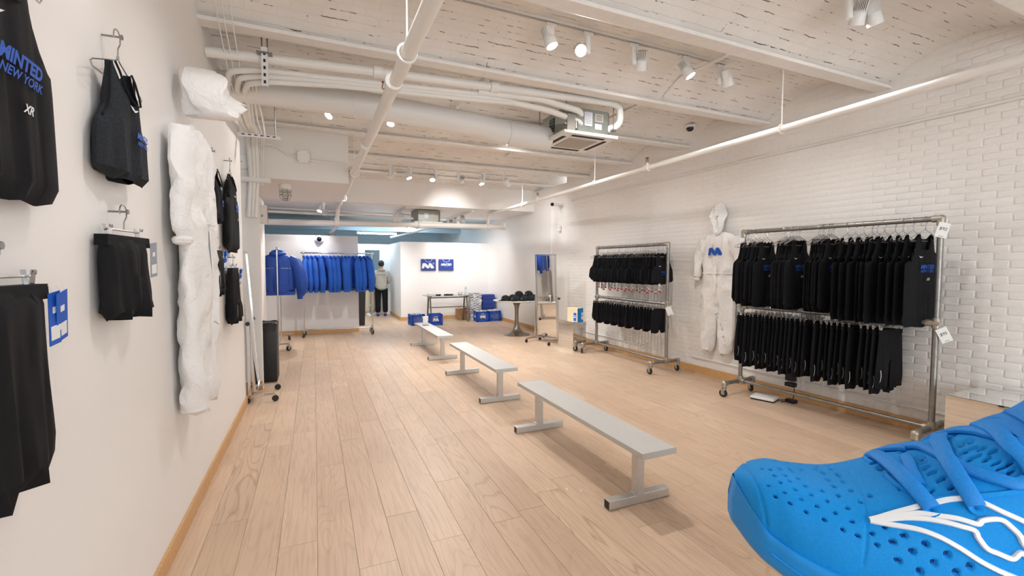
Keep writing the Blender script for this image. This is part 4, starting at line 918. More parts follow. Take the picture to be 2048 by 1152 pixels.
for i, y in enumerate((9.42, 9.62, 9.80)):
    wire_hanger('wire hanger holding the %s blue windbreaker from the viewer' % ORD[i], (-.62, y, 1.90), .05*i, .21, 'hangers on the end-on rack', .018)
    windbreaker((-.62, y, 1.90), .06-.1*i, 'blue windbreaker at left, %s from the viewer on the end-on rack' % ('nearest and front-facing' if i == 0 else ORD[i]), 61+i)

# ================================================================ clothes hung on the left wall
WX = -.690
def make_singlet(label, hem, seed, mat, w, thick):
    """racer singlet: thin straps, deep neck and arm openings"""
    t = thing('singlet', label, 'singlet')
    fr = [(0, -.262), (.04, -.25), (.062, -.21), (.068, -.15), (.070, -.118), (.098, -.124), (.102, -.17), (.106, -.24), (.122, -.30), (w-.012, -.35), (w, -.365), (w+.004, -.45), (w+.014, hem), (.09, hem-.008), (0, hem-.01)]
    bk = [(0, -.19), (.03, -.18), (.060, -.15), (.070, -.118)] + fr[5:]
    fr, bk = mirror_out(fr), mirror_out(bk)
    cloth(fr, bk, thick, .009, seed, 10, 14, top=-.118).build('body', mat, t, True)
    yy = lambda x, z: (x, surf_y(fr, thick, x, z, -.118)-.0125, z)
    rim = sorted([yy(x, z) for x, z in fr if z > -.27 and abs(x) < .071], key=lambda p: p[0]); MB().tube(rim, .004, 5).build('neck_binding', 'black_cloth', t, True)
    for q in (-1, 1): MB().tube([yy(q*x, z) for x, z in ((.100, -.13), (.103, -.17), (.108, -.24), (.124, -.298), (w-.016, -.346))], .004, 5).build('arm_binding', 'black_cloth', t, True)
    sw = MB(); swish(sw, lambda x, y: yy(-.02+x, -.285+y), .06); sw.build('chest_mark', 'print_white', t)
    m = MB(); lettering(m, 'MINTED', lambda x, y: yy(x+.055, -.375+y), size=.04, bold=.04, shear=.35, width=.13); m.build('lettering', 'print_blue', t)
    m = MB(); lettering(m, 'NEW YORK', lambda x, y: yy(x+.055, -.405+y), size=.03, bold=.02, shear=.5, width=.13); m.build('lettering', 'print_blue', t)
    return t
def on_wall(t): return t
def wall_item(kind, y, z, label, hl, **kw):
    loc = (WX, y, z); rz = R(90) + kw.pop('turn', 0)
    if kind == 'singlet': h = wire_hanger(hl, loc, rz, .205); t = make_singlet(label, **kw)
    elif kind == 'tank': h = wire_hanger(hl, loc, rz, .205); t = make_tank(label, **kw)
    else: h = clip_hanger(hl, loc, rz, kw.pop('hw', .13)); t = make_shorts(label, **kw)
    MB().cyl((0, .048, .0), (0, -.012, .0), .004, 8).lathe([(0, .0), (.01, 0), (.01, .004), (0, .004)], 10, (0, -.014, 0), (0, -1, 0)).build('nail', 'galv', h)
    t.location = loc; t.rotation_euler = (0, 0, rz); return t
a = wall_item('tank', 1.52, 2.52, 'large black tank top with blue lettering at the left photo edge', 'wire hanger holding the large black tank at the left edge', hem=-.75, seed=71, thick=.03)
a = wall_item('shorts', 1.46, 1.645, 'long black shorts with blue tags at the left photo edge', 'clip hanger holding the long shorts at the left edge', hem=-.60, seed=72, wt=.185, wb=.20, mark=False, thick=.04, hw=.14, crotch=-.555)
def blue_tags(t, x, z, n=2, k=1.0, c=('tag_blue', 'tag_white', 'tag_white')):
    for i in range(n):
        o = MB().box((0, 0, -.075*k), (.046*k, .0016, .15*k)).build('brand_tag', c[0], t, loc=(x-.02+.012*i, -.035-.012*i, z)); o.rotation_euler = (.10+.1*i, -.16-.16*i, -.15)
        MB().box((0, -.0012, -.115*k), (.034*k, .0012, .04*k)).build('barcode_panel', c[1], o); MB().box((0, -.0012, -.05*k), (.016*k, .0012, .018*k)).build('emblem', c[2], o)
        MB().cyl((0, 0, 0), (-.004, .01, .02), .0012, 5).build('string', 'tag_white', o)
blue_tags(a, .195, -.12)
m = MB()
lettering(m, 'MINTED', lambda x, y: (.168+y*.5, -.040*math.sqrt(max(0, 1-((.168+y*.5)/.197)**2))-.012, -.345+x), size=.05, bold=.06, width=.12)
m.build('side_print', 'print_white', a)
a = wall_item('singlet', 2.28, 2.49, 'charcoal grey racer singlet with blue lettering on the left wall', 'wire hanger holding the charcoal racer singlet', hem=-.55, seed=73, mat='grey_cloth', w=.185, thick=.045, turn=-.06)
a = wall_item('shorts', 2.27, 1.81, 'short black shorts with a grey tag below the charcoal singlet', 'clip hanger holding the short black shorts below the singlet', hem=-.41, seed=74, wt=.165, wb=.185, mark=False, thick=.042, hw=.12, crotch=-.36, turn=-.10)
blue_tags(a, .185, -.115, 1, 1.0, ('tag_grey', 'tag_white', 'tag_white'))
a = wall_item('singlet', 4.08, 2.46, 'black singlet with blue print just past the white coverall', 'wire hanger holding the singlet past the white coverall', hem=-.53, seed=75, w=.19, thick=.045, mat='black_knit')
a = wall_item('shorts', 4.08, 1.81, 'black shorts with a blue tag below the singlet past the coverall', 'clip hanger holding the shorts past the white coverall', hem=-.43, seed=76, wt=.18, wb=.215, thick=.043, hw=.12, crotch=-.37, mark=True)
blue_tags(a, .205, -.10)
a = wall_item('tank', 4.86, 2.55, 'long black tank with blue print nearest the end of the left wall', 'wire hanger holding the tank nearest the wall end', hem=-.825, seed=77, thick=.043, w=.26)
a = wall_item('shorts', 4.88, 1.67, 'black half tights with a blue tag nearest the end of the left wall', 'clip hanger holding the half tights nearest the wall end', hem=-.60, seed=78, wt=.17, wb=.24, thick=.043, hw=.12, crotch=-.42)
blue_tags(a, .20, -.11)

# ================================================================ white coveralls
def coverall(label, loc, rz, hoodc, hoodr, seed, logo, thick=.085, amp=.014, sl=((.26, -.02, -.10), (.32, -.03, -.30), (.36, -.03, -.52), (.37, -.03, -.66)), L=1.70):
    t = thing('white_coverall', label, 'coverall', loc, rz); k = L/1.70; off = Vector((seed*3.1, seed*1.7, seed))
    def crumple(m, a1=.014, a2=.006, sheet=False):
        out = []
        for p in m.v:
            q = Vector((p[0], 0 if sheet else p[1], p[2])); n1 = noise.noise_vector(q*4.2+off); n2 = noise.noise_vector(q*12+off); r1 = noise.noise(Vector((q.x*8, q.y*8, q.z*3.2))+off)
            d = n1*a1 + n2*a2; d.y -= a1*1.3*(1-2*min(1, abs(r1)*2.4)); out.append((p[0]+d.x*.5, min(p[1]+d.y, .045+(p[1]*.3 if sheet else 0)), p[2]+d.z*.4))
        m.v = out; return m
    fr = mirror_out([(0, -.02), (.07, .0), (.15, -.02), (.265, -.075), (.285, -.2), (.275, -.45), (.265, -.60), (.29, -.78), (.30, -1.0), (.285, -1.35), (.25, -1.66), (.14, -1.71), (.05, -1.69), (.022, -1.3), (0, -.92)])
    fr = [(x, z*k) for x, z in fr]
    m = crumple(cloth(fr, fr, thick, amp, seed, 20, 48, top=0, topfade=.12, lobes=True, freq=2.2), .014, .006, True); m.merge = .006; m.build('suit', 'tyvek', t, True)
    for s in (-1, 1):
        P = [Vector(p) for p in sl]; pts = []; rad = []
        for i in range(22):
            u = i/21*(len(P)-1); j = min(int(u), len(P)-2); p = P[j].lerp(P[j+1], u-j); pts.append((s*p.x, p.y, p.z)); rad.append(.088-.03*(i/21) - (.02 if i > 19 else 0))
        m = MB().tube(pts, rad, 14); m.v = [(x, (y-.0)*.7, z) for x, y, z in m.v]; crumple(m, .013, .007).build('sleeve', 'tyvek', t, True)
        MB().lathe([(0, -.03), (.03, -.03), (.045, -.02), (.05, 0), (.04, .015), (0, .02)], 14, (s*P[-1].x, P[-1].y*.7, P[-1].z)).build('cuff', 'tyvek', t, True)
    m = MB().ell(hoodc, hoodr, 26, 18); HC = Vector(hoodc); hv = []
    for p in m.v:                     # gather the opening into a drooping brim, pinch the crown
        q = Vector(p)-HC; fy = max(0, -q.y/hoodr[1]); q.x *= 1-.35*max(0, q.z/hoodr[2])**2; q.z -= hoodr[2]*.55*fy*fy*(.4+.6*(q.x/hoodr[0]+1)/2); q.y *= 1+.25*fy; hv.append(tuple(HC+q))
    m.v = hv; crumple(m, .035, .018).build('hood', 'tyvek', t, 32)
    m = MB().prism([(-.018, -.03), (.018, -.03), (.02, -.86*k), (-.02, -.86*k)], -thick-.018, -thick+.0); m.v = [(x, -thick*min(1, .35-z*5)-.012+(y+thick)*.3, z) for x, y, z in m.v]; m.build('zip_flap', 'tyvek', t)
    m = MB().tube([(x, -thick*math.sqrt(max(.02, 1-(x/.262)**2))-.008, -.575*k) for x in [-.25+.05*i for i in range(11)]], .007, 6); crumple(m, .01, .006).build('waist_elastic', 'tyvek', t, True)
    if logo:
        m = MB(); n = len(MLOGO[0]); sh = .22
        m.prism([(.0+x*.235, -.27*k+y*.20) for x, y in MLOGO[0]], 0, .004); m.v = [(x, -thick*math.sqrt(max(0, 1-(x/.28)**2))-.026+y, z) for x, y, z in m.v]; m.build('chest_logo', 'print_blue', t)
    return t
coverall('crumpled white hooded coverall hanging on the left wall', (-.655, 3.30, 2.42), R(90), (.01, -.07, .22), (.135, .15, .15), 3, False, thick=.07, sl=((.25, 0, -.08), (.29, .0, -.30), (.31, .0, -.52), (.31, .0, -.68)))
coverall('flat white hooded coverall with a blue logo on the brick wall', (XW(4.62)-.075, 4.62, 2.07), R(-90), (.0, -.01, .17), (.125, .045, .23), 8, True, thick=.055, amp=.004)

# ================================================================ mirrors and mirrored plinths
def rolling_mirror(label, c, rz, w=.50, H=1.72, z0=.11, tilt=R(4), back='black_plastic', foot=(-.16, .26)):
    """faces local -Y"""
    t = thing('rolling_mirror', label, 'mirror', c, rz); fw = .028
    piv = .93; M = Matrix.Translation((0, 0, piv)) @ Matrix.Rotation(tilt, 4, 'X') @ Matrix.Translation((0, 0, -piv))
    def tb(m): m.v = [tuple(M @ Vector(p)) for p in m.v]; return m
    fr = tb(MB().box((-w/2, 0, z0+H/2), (fw, .03, H)).box((w/2, 0, z0+H/2), (fw, .03, H)).box((0, 0, z0), (w+fw, .03, fw)).box((0, 0, z0+H), (w+fw, .03, fw))).build('frame', 'chrome', t)
    tb(MB().box((0, -.002, z0+H/2), (w-fw*.6, .006, H-fw*.6))).build('glass', 'mirror', t); tb(MB().box((0, .008, z0+H/2), (w-fw*.6, .008, H-fw*.6))).build('back_board', back, t)
    for s in (-1, 1):
        x = s*(w/2+.04)
        MB().box((x, .0, .52), (.022, .03, .90)).build('upright', 'chrome', t); MB().cyl((s*(w/2+.015), 0, piv), (s*(w/2+.055), 0, piv), .008, 8).build('pivot', 'chrome', t)
        MB().lathe([(0, .04), (.018, .038), (.024, .025), (.022, .0), (.0, .0)], 14, (s*(w/2+.05), 0, piv), (s, 0, 0)).build('knob', 'black_plastic', t, 40)
        MB().box((x, (foot[0]+foot[1])/2*-1, .085), (.022, foot[1]-foot[0], .022)).build('foot_bar', 'chrome', t)
        for y in (-foot[0], -foot[1]):
            k = MB().cyl((x, y, .08), (x, y, .05), .008, 8).build('caster', 'black_plastic', t); MB().lathe([(.008, -.012), (.034, -.012), (.038, 0), (.034, .012), (.008, .012)], 16, (x, y, .038), (1, 0, 0)).build('wheel', 'black_plastic', k, 40)
    MB().box((0, .0, .10), (w+.08, .022, .022)).build('crossbar', 'chrome', t)
rolling_mirror('chrome-framed rolling mirror beside the cap table', (4.41, 8.28, 0), R(-65), .50, 1.70, .12, R(3), 'cream_card', (-.16, .30))
rolling_mirror('chrome-framed rolling mirror seen edge-on at the left wall end', (-.71, 6.18, 0), R(91), .46, 1.64, .11, R(-3.5), 'black_plastic', (-.03, .26))
def plinth(label, x0, x1, y0, y1, h):
    t = thing('mirrored_plinth', label, 'plinth', ((x0+x1)/2, (y0+y1)/2, 0)); dx, dy = x1-x0, y1-y0
    MB().bbox((0, 0, h/2), (dx-.012, dy-.012, h-.004), .002).build('core', 'alu', t)
    for s in (-1, 1):
        MB().box((s*(dx/2-.003), 0, h/2), (.006, dy, h)).build('side_panel', 'mirror', t); MB().box((0, s*(dy/2-.003), h/2), (dx-.014, .006, h)).build('side_panel', 'mirror', t)
    MB().box((0, 0, h), (dx, dy, .004)).build('top_panel', 'mirror', t)
plinth('small mirrored plinth carrying the shoebox beside the far rack', 4.345, 4.62, 7.11, 7.66, .555)
plinth('mirrored plinth by the brick wall just in front of the near rack', 4.68, 5.30, .75, 1.90, .56)
t = thing('shoebox', 'cream and bright blue shoebox standing on the small mirrored plinth', 'shoebox', (4.50, 7.30, .558), R(14))
b = MB().bbox((0, 0, .125), (.15, .27, .25), .003).build('box', 'cream_card', t)
MB().box((0, -.1355, .125), (.15, .003, .25)).build('end_panel', 'shoebox_blue', t); MB().lathe([(0, .0), (.011, 0)], 14, (-.015, -.1375, .14), (0, -1, 0)).build('finger_hole', 'dark_slot', t); MB().box((.048, -.1375, .10), (.045, .002, .13)).build('label', 'tag_white', t); MB().box((.048, -.139, .11), (.015, .001, .035)).build('label_print', 'print_black', t)
MB().box((-.0765, -.07, .085), (.002, .07, .15)).build('side_label', 'tag_blue', t)
for z in (.075, .105): MB().box((-.078, -.07, z), (.001, .05, .015)).build('side_print', 'tag_white', t)

# ================================================================ cap table
t = thing('tulip_table', 'metal tulip pedestal table with a white top', 'table', (4.28, 9.50, 0))
MB().lathe([(.0, 0), (.30, 0), (.305, .008), (.26, .022), (.17, .055), (.10, .11), (.065, .18), (.048, .26), (.042, .42), (.045, .58), (.055, .66), (.085, .725), (.14, .765), (.17, .775)], 32).build('pedestal', 'tulip_metal', t, 50)
MB().lathe([(.0, .772), (.50, .775), (.545, .79), (.55, .80), (.545, .806), (0, .806)], 40).build('table_top', 'marble', t, 40)
def make_cap(label, loc, rz):
    t = thing('baseball_cap', label, 'cap', loc, rz, 'black caps on the tulip table')
    V = []; n, m = 20, 8
    mb = MB().lathe([(.098, 0), (.100, .02), (.096, .055), (.08, .09), (.05, .115), (.0, .124)], 22); mb.v = [(x*.95, y*1.08, z) for x, y, z in mb.v]; mb.build('crown', 'cap_black', t, 50)
    P = []; F = []
    for i in range(9):
        a = -1.05 + 2.1*i/8
        for r, dz in ((.096, .012), (.135, .016), (.175, .006)):
            k = 1 - .22*abs(a/1.05)**2 if r > .1 else 1; P.append((math.sin(a)*r*.95*(1 if r < .1 else .92), -math.cos(a)*r*k*1.05, dz - .03*(math.sin(a)**2)*(r-.09)/.08 + .004))
    for i in range(8):
        for j in range(2): F.append((i*3+j, i*3+j+1, i*3+j+4, i*3+j+3))
    q = len(P); mb = MB().add(P + [(x, y, z-.004) for x, y, z in P], F + [tuple(q+v for v in reversed(f)) for f in F] + [(i*3+2, i*3+5, q+i*3+5, q+i*3+2) for i in range(8)]); mb.build('brim', 'cap_black', t, 50)
    MB().ell((0, 0, .124), (.009, .009, .006), 8, 6).build('button', 'cap_black', t, True)
    for k in range(6): a = k*math.pi/3+.52; MB().tube([(.099*math.cos(a)*.95, .099*math.sin(a)*1.08, .015), (.097*math.cos(a)*.95, .097*math.sin(a)*1.08, .055), (.081*math.cos(a)*.95, .081*math.sin(a)*1.08, .09), (.0, .0, .1245)], .0018, 5).build('seam', 'rubber', t)
    m = MB(); swish(m, lambda x, y: (x, -.1085+abs(x)*.15, .05+y), .05); m.build('front_mark', 'print_white', t)
    return t
caps = [(3.95, 9.38, 0, 'front brim at the left edge of the table'), (4.12, 9.22, 0, 'nearest cap in the front row'), (4.20, 9.55, 0, 'behind the front row at left'), (4.33, 9.20, 0, 'second in the front row'), (4.44, 9.50, 0, 'in the middle of the table'), (4.52, 9.22, 0, 'third in the front row'), (4.66, 9.42, 0, 'at the right, partly behind the mirror'), (4.30, 9.42, .085, 'stacked on top in the middle'), (4.52, 9.36, .09, 'stacked on top at right')]
for x, y, dz, lab in caps: make_cap('black cap, %s' % lab, (x, y, .808+dz), R(-70)+rnd.uniform(-.25, .25))

# ================================================================ glass trestle table, crates, papers
GX0, GX1, GY0, GY1 = 2.80, 4.12, 12.15, 12.75
t = thing('glass_trestle_table', 'glass-topped table on nickel trestle legs below the blue bags', 'table', ((GX0+GX1)/2, (GY0+GY1)/2, 0)); L = GX1-GX0
MB().bbox((0, 0, .755), (L, GY1-GY0, .012), .003).build('glass_top', 'glass_tint', t)
for s in (-1, 1):
    x = s*(L/2-.13)
    for q in (-1, 1): MB().cyl((x, q*.25, 0), (x, q*.10, .72), .024, 12).build('leg', 'tulip_metal', t, 40)
    MB().cyl((x, -.27, .725), (x, .27, .725), .018, 12).build('cross_bar', 'tulip_metal', t, 40); MB().cyl((x, -.18, .42), (x, .18, .42), .014, 10).build('brace', 'tulip_metal', t, 40)
    for q in (-1, 1): MB().lathe([(.02, .735), (.02, .75)], 10, (x, q*.2, 0)).build('pad', 'black_plastic', t)
MB().cyl((-L/2+.1, -.10, .70), (L/2-.1, -.10, .70), .018, 12).build('upper_rail', 'tulip_metal', t, 40); MB().cyl((-L/2+.13, .0, .42), (L/2-.13, .0, .42), .014, 12).build('stretcher', 'tulip_metal', t, 40)
t = thing('white_box', 'low white box at the left end of the glass table', 'box', (2.98, 12.40, .762)); MB().bbox((0, 0, .022), (.20, .18, .044), .003).build('base', 'tag_white', t); MB().bbox((0, 0, .05), (.205, .185, .016), .003).build('lid', 'lamp_white', t)
for i, (x, y) in enumerate(((3.17, 12.38), (3.42, 12.42), (3.52, 12.36))):
    t = thing('dark_pouch', 'small dark folded pouch on the glass table, %s from left' % ORD[i], 'pouch', (x, y, .762), rnd.uniform(-.5, .5)); MB().bbox((0, 0, .012), (.14, .08, .022), .008).build('body', 'cap_black', t); MB().bbox((.01, 0, .026), (.12, .07, .008), .003, rz=.2).build('flap', 'door_dark', t)
t = thing('clear_box', 'small clear box near the right end of the glass table', 'box', (3.83, 12.45, .762)); MB().bbox((0, 0, .035), (.10, .08, .07), .003).build('case', 'clear_plastic', t); MB().box((0, 0, .006), (.08, .06, .01)).build('insert', 'galv', t)
t = thing('water_bottle', 'clear plastic water bottle standing on the glass table', 'bottle', (3.98, 12.40, .762)); MB().lathe([(0, 0), (.034, 0), (.037, .01), (.034, .05), (.037, .07), (.037, .15), (.030, .19), (.014, .22), (.014, .235)], 18).build('body', 'clear_plastic', t, 40); MB().lathe([(.0375, .085), (.0378, .14)], 18).build('label', 'tag_white', t); MB().lathe([(0, .25), (.015, .25), (.015, .232)], 14).build('cap', 'tag_white', t)
def crate(label, loc, rz, fill, logo):
    t = thing('milk_crate', label, 'crate', loc, rz); w = .36; h = .29
    MB().box((0, 0, .012), (w-.02, w-.02, .014)).build('bottom', 'crate_blue', t)
    for k in range(4):
        a = k*math.pi/2; o = MB()
        o.box((0, -w/2+.008, h-.03), (w, .016, .06)); o.box((0, -w/2+.008, .03), (w, .016, .06))
        for s in (-1, 1): o.box((s*(w/2-.03), -w/2+.008, h/2), (.06, .016, h))
        for i in range(6): o.box((-.10+.04*i, -w/2+.010, h/2), (.010, .010, h-.1))
        for i in range(4): o.box((0, -w/2+.010, .085+.04*i), (w-.1, .010, .010))
        o.box((0, -w/2+.008, h-.02), (.12, .02, .03)); s_ = o.build('side', 'crate_blue', t)
        if logo and k in (0, 3):
            m = MB(); m.prism([(x*.16, .15+y*.16) for x, y in MLOGO[0]], -w/2-.001, -w/2+.0005); lettering(m, 'MINTED', lambda x, y: (x, -w/2-.0012, .23+y), size=.04, width=.10, bold=.04); m.build('stencil', 'print_white', s_)
        for ch in [s_]: ch.rotation_euler = (0, 0, a)
    if fill:
        m = thing('magazine_bundle', fill, 'magazines', loc, rz)
        for i in range(8):
            MB().box((-.13+.037*i, rnd.uniform(-.01, .01), .02+.30/2+rnd.uniform(-.012, .012)), (.030, .28, .28), ry=rnd.uniform(-.03, .03)).build('magazine', 'print_stack' if i % 3 else 'tag_white', m)
    return t
crate('blue milk crate of magazines under the left end of the glass table', (2.50, 12.12, 0), R(6), 'magazines standing in the leftmost blue crate', False)
crate('empty blue milk crate beside the left table leg', (2.97, 11.98, 0), R(-4), None, True)
crate('blue milk crate with a white stencil right of the glass table', (4.37, 12.18, 0), R(-4), 'magazines in the stencilled crate right of the glass table', True)
crate('rightmost blue milk crate next to the white wall', (4.76, 12.24, 0), R(-3), 'magazines in the rightmost blue crate', False)
t = thing('paper_stack', 'tall stack of printed white papers behind the right crates', 'paper stack', (4.33, 12.62, 0), R(-5))
for i in range(12): MB().box((rnd.uniform(-.012, .012), rnd.uniform(-.012, .012), .035+.067*i), (.34, .30, .064), rz=rnd.uniform(-.06, .06)).build('bundle', 'print_stack', t)
t = thing('paper_stack', 'stack of dark blue paper bags behind the rightmost crate', 'bag stack', (4.74, 12.66, 0), R(-4))
for i in range(11): MB().box((rnd.uniform(-.01, .01), rnd.uniform(-.01, .01), .035+.067*i), (.38, .30, .062), rz=rnd.uniform(-.05, .05)).build('bundle', 'bag_blue' if i > 2 else 'print_stack', t)
t = thing('cardboard_box', 'brown cardboard box behind the right trestle leg', 'box', (4.02, 12.86, 0), R(4)); MB().box((0, 0, .16), (.34, .26, .32)).build('carton', 'cardboard', t); MB().box((-.12, -.02, .325), (.12, .26, .006), ry=-.5).build('flap', 'cardboard', t); MB().box((.12, -.02, .325), (.12, .26, .006), ry=.5).build('flap', 'cardboard', t); MB().box((.08, -.132, .2), (.06, .002, .06)).build('label', 'tag_red', t)
def shopping_bag(x0, x1, label, logo):
    w = x1-x0; t = thing('shopping_bag', label, 'shopping bag', ((x0+x1)/2, 13.185, 1.45)); h = .335
    MB().bbox((0, -.02, h/2), (w, .04, h), .003).build('bag', 'bag_blue', t)
    MB().tube([(-.10*math.cos(a), -.044, h-.012-.075*math.sin(a)) for a in [math.pi*k/12 for k in range(13)]], .005, 6).build('rope_handle', 'tag_white', t, True)
    for s in (-1, 1): MB().cyl((s*.10, -.04, h-.012), (s*.10, -.046, h-.012), .008, 10).build('eyelet', 'tag_white', t)
    m = MB()
    if logo:
        m.prism([(x*.36-.02, .14+y*.30) for x, y in MLOGO[0]], -.0425, -.041); o = m.build('emblem', 'print_white', t)
        MB().tube([(.15+.022*math.cos(a), -.042, .205+.022*math.sin(a)) for a in [k*math.pi/8 for k in range(16)]], .004, 6, closed=True).build('ring_mark', 'print_white', t)
    else:
        lettering(m, 'MINTED', lambda x, y: (x, -.0418, .175+y), size=.08, bold=.05, shear=.25, width=.33); m.build('lettering', 'print_white', t); m = MB(); lettering(m, 'NEW YORK', lambda x, y: (x, -.0418, .125+y), size=.02, width=.10); m.build('small_lettering', 'print_white', t)
shopping_bag(2.86, 3.30, 'blue shopping bag with a big white emblem, left of two on the wall', True)
shopping_bag(3.39, 3.84, 'blue shopping bag lettered MINTED, right of two on the wall', False)
# bins
t = thing('trash_bin', 'tall black trash bin with a liner beside the dark door', 'trash bin', (-.60, 7.08, 0))
MB().bbox((0, 0, .40), (.23, .36, .80), .03).build('body', 'black_plastic', t, 50)
lm = MB()
for i in range(40): a = 2*math.pi*i/40; sx, sy = math.copysign(abs(math.cos(a))**.35, math.cos(a)), math.copysign(abs(math.sin(a))**.35, math.sin(a)); lm.v += [(sx*.122, sy*.187, .70+.012*math.sin(i*2.1)), (sx*.124, sy*.19, .80), (sx*.108, sy*.17, .812+.006*math.sin(i*1.7)), (sx*.10, sy*.16, .74)]
for i in range(40): 
    j = (i+1) % 40
    for k in range(3): lm.f.append((i*4+k, j*4+k, j*4+k+1, i*4+k+1))
lm.build('liner', 'black_plastic', t, True)
t = thing('slim_bin', 'tall slim black bin at the partition end behind the pullovers', 'bin', (1.14, 12.60, 0)); MB().box((0, 0, .45), (.14, .16, .90), taper=1.35).build('body', 'black_plastic', t); MB().bbox((0, 0, .905), (.20, .22, .02), .004).build('rim', 'black_plastic', t)
# ================================================================ the giant blue running shoe
SK = [0, .03, .08, .15, .25, .35, .45, .55, .65, .75, .85, .95, 1]
SH_T = [.3526, .3802, .4045, .3927, .3963, .4589, .5453, .6303, .7165, .802, .7411, .6803, .6199]
SH_W = [.03, .14, .21, .265, .30, .305, .285, .255, .235, .23, .22, .18, .05]
SH_B = [.17, .12, .075, .035, .008, 0, 0, 0, 0, 0, 0, .03, .08]
SL = 1.3909; SQ = SL/1.6
def _grad():
    out = {}
    for nm, ys in (('t', SH_T), ('w', SH_W), ('b', SH_B)):
        g = []
        for i in range(len(SK)):
            if i == 0: g.append((ys[1]-ys[0])/(SK[1]-SK[0]))
            elif i == len(SK)-1: g.append((ys[-1]-ys[-2])/(SK[-1]-SK[-2]))
            else:
                h0, h1 = SK[i]-SK[i-1], SK[i+1]-SK[i]; g.append((h0*h0*ys[i+1] + (h1*h1-h0*h0)*ys[i] - h1*h1*ys[i-1])/(h0*h1*(h0+h1)))
        out[nm] = (ys, g)
    return out
_G = _grad()
def cs(nm, s):
    ys, m = _G[nm]; s = min(max(s, 0), 1); i = 0
    while i < len(SK)-2 and s > SK[i+1]: i += 1
    h = SK[i+1]-SK[i]; t_ = (s-SK[i])/h
    return (2*t_**3-3*t_**2+1)*ys[i] + (t_**3-2*t_**2+t_)*h*m[i] + (-2*t_**3+3*t_**2)*ys[i+1] + (t_**3-t_**2)*h*m[i+1]
def shoe_pt(s, v, lift=0.0):
    w = max(.012, cs('w', s))*SQ; zb = cs('b', s)*SQ; zs = zb+(.11+.07*s)*SQ; tt = max(cs('t', s)*SQ, zs+.02)
    a = math.pi*v; c, sn = math.cos(a), math.sin(a)
    p = Vector((s*SL, -w*math.copysign(abs(c)**.75, c), zs+(tt-zs)*abs(sn)**.8))
    if lift:
        e = .004; q1 = shoe_pt(min(1, s+e), v)-shoe_pt(max(0, s-e), v); q2 = shoe_pt(s, min(.999, v+e))-shoe_pt(s, max(.001, v-e)); n = q1.cross(q2).normalized()
        if n.dot(p - Vector((s*SL, 0, zs*.8))) < 0: n = -n
        p = p + n*lift
    return p
HOLES = [(.063, .475), (.08, .465), (.105, .488), (.133, .502), (.163, .515), (.201, .538), (.211, .512), (.238, .542), (.241, .505), (.083, .411), (.108, .438), (.138, .445), (.145, .398), (.09, .361), (.113, .398), (.118, .344), (.15, .344), (.125, .291), (.155, .281), (.13, .224), (.188, .271), (.18, .331), (.178, .391), (.208, .478), (.238, .472), (.241, .415), (.211, .435), (.208, .378), (.216, .311), (.246, .351), (.271, .381), (.093, .291), (.063, .314), (.073, .241), (.1, .234), (.163, .217), (.195, .194), (.216, .244), (.221, .181), (.248, .201), (.253, .154), (.281, .171), (.303, .194), (.313, .134), (.338, .157), (.286, .1), (.348, .094), (.373, .117), (.323, .067), (.411, .077), (.386, .064), (.273, .231)]
HOLES += [(s, 1-v) for s, v in HOLES if v < .44]
THROAT = [(.331, .502), (.331, .468), (.336, .388), (.401, .475), (.396, .448), (.398, .415), (.404, .375), (.373, .341), (.414, .331), (.406, .495), (.481, .495), (.499, .495), (.489, .462), (.471, .458), (.499, .445), (.481, .421), (.491, .395), (.501, .368), (.504, .344), (.509, .415), (.519, .348), (.469, .418), (.514, .318), (.574, .485), (.594, .498), (.56, .45), (.58, .43), (.57, .40), (.60, .45), (.62, .48)]
THROAT += [(s, 1-v) for s, v in THROAT if v < .47]
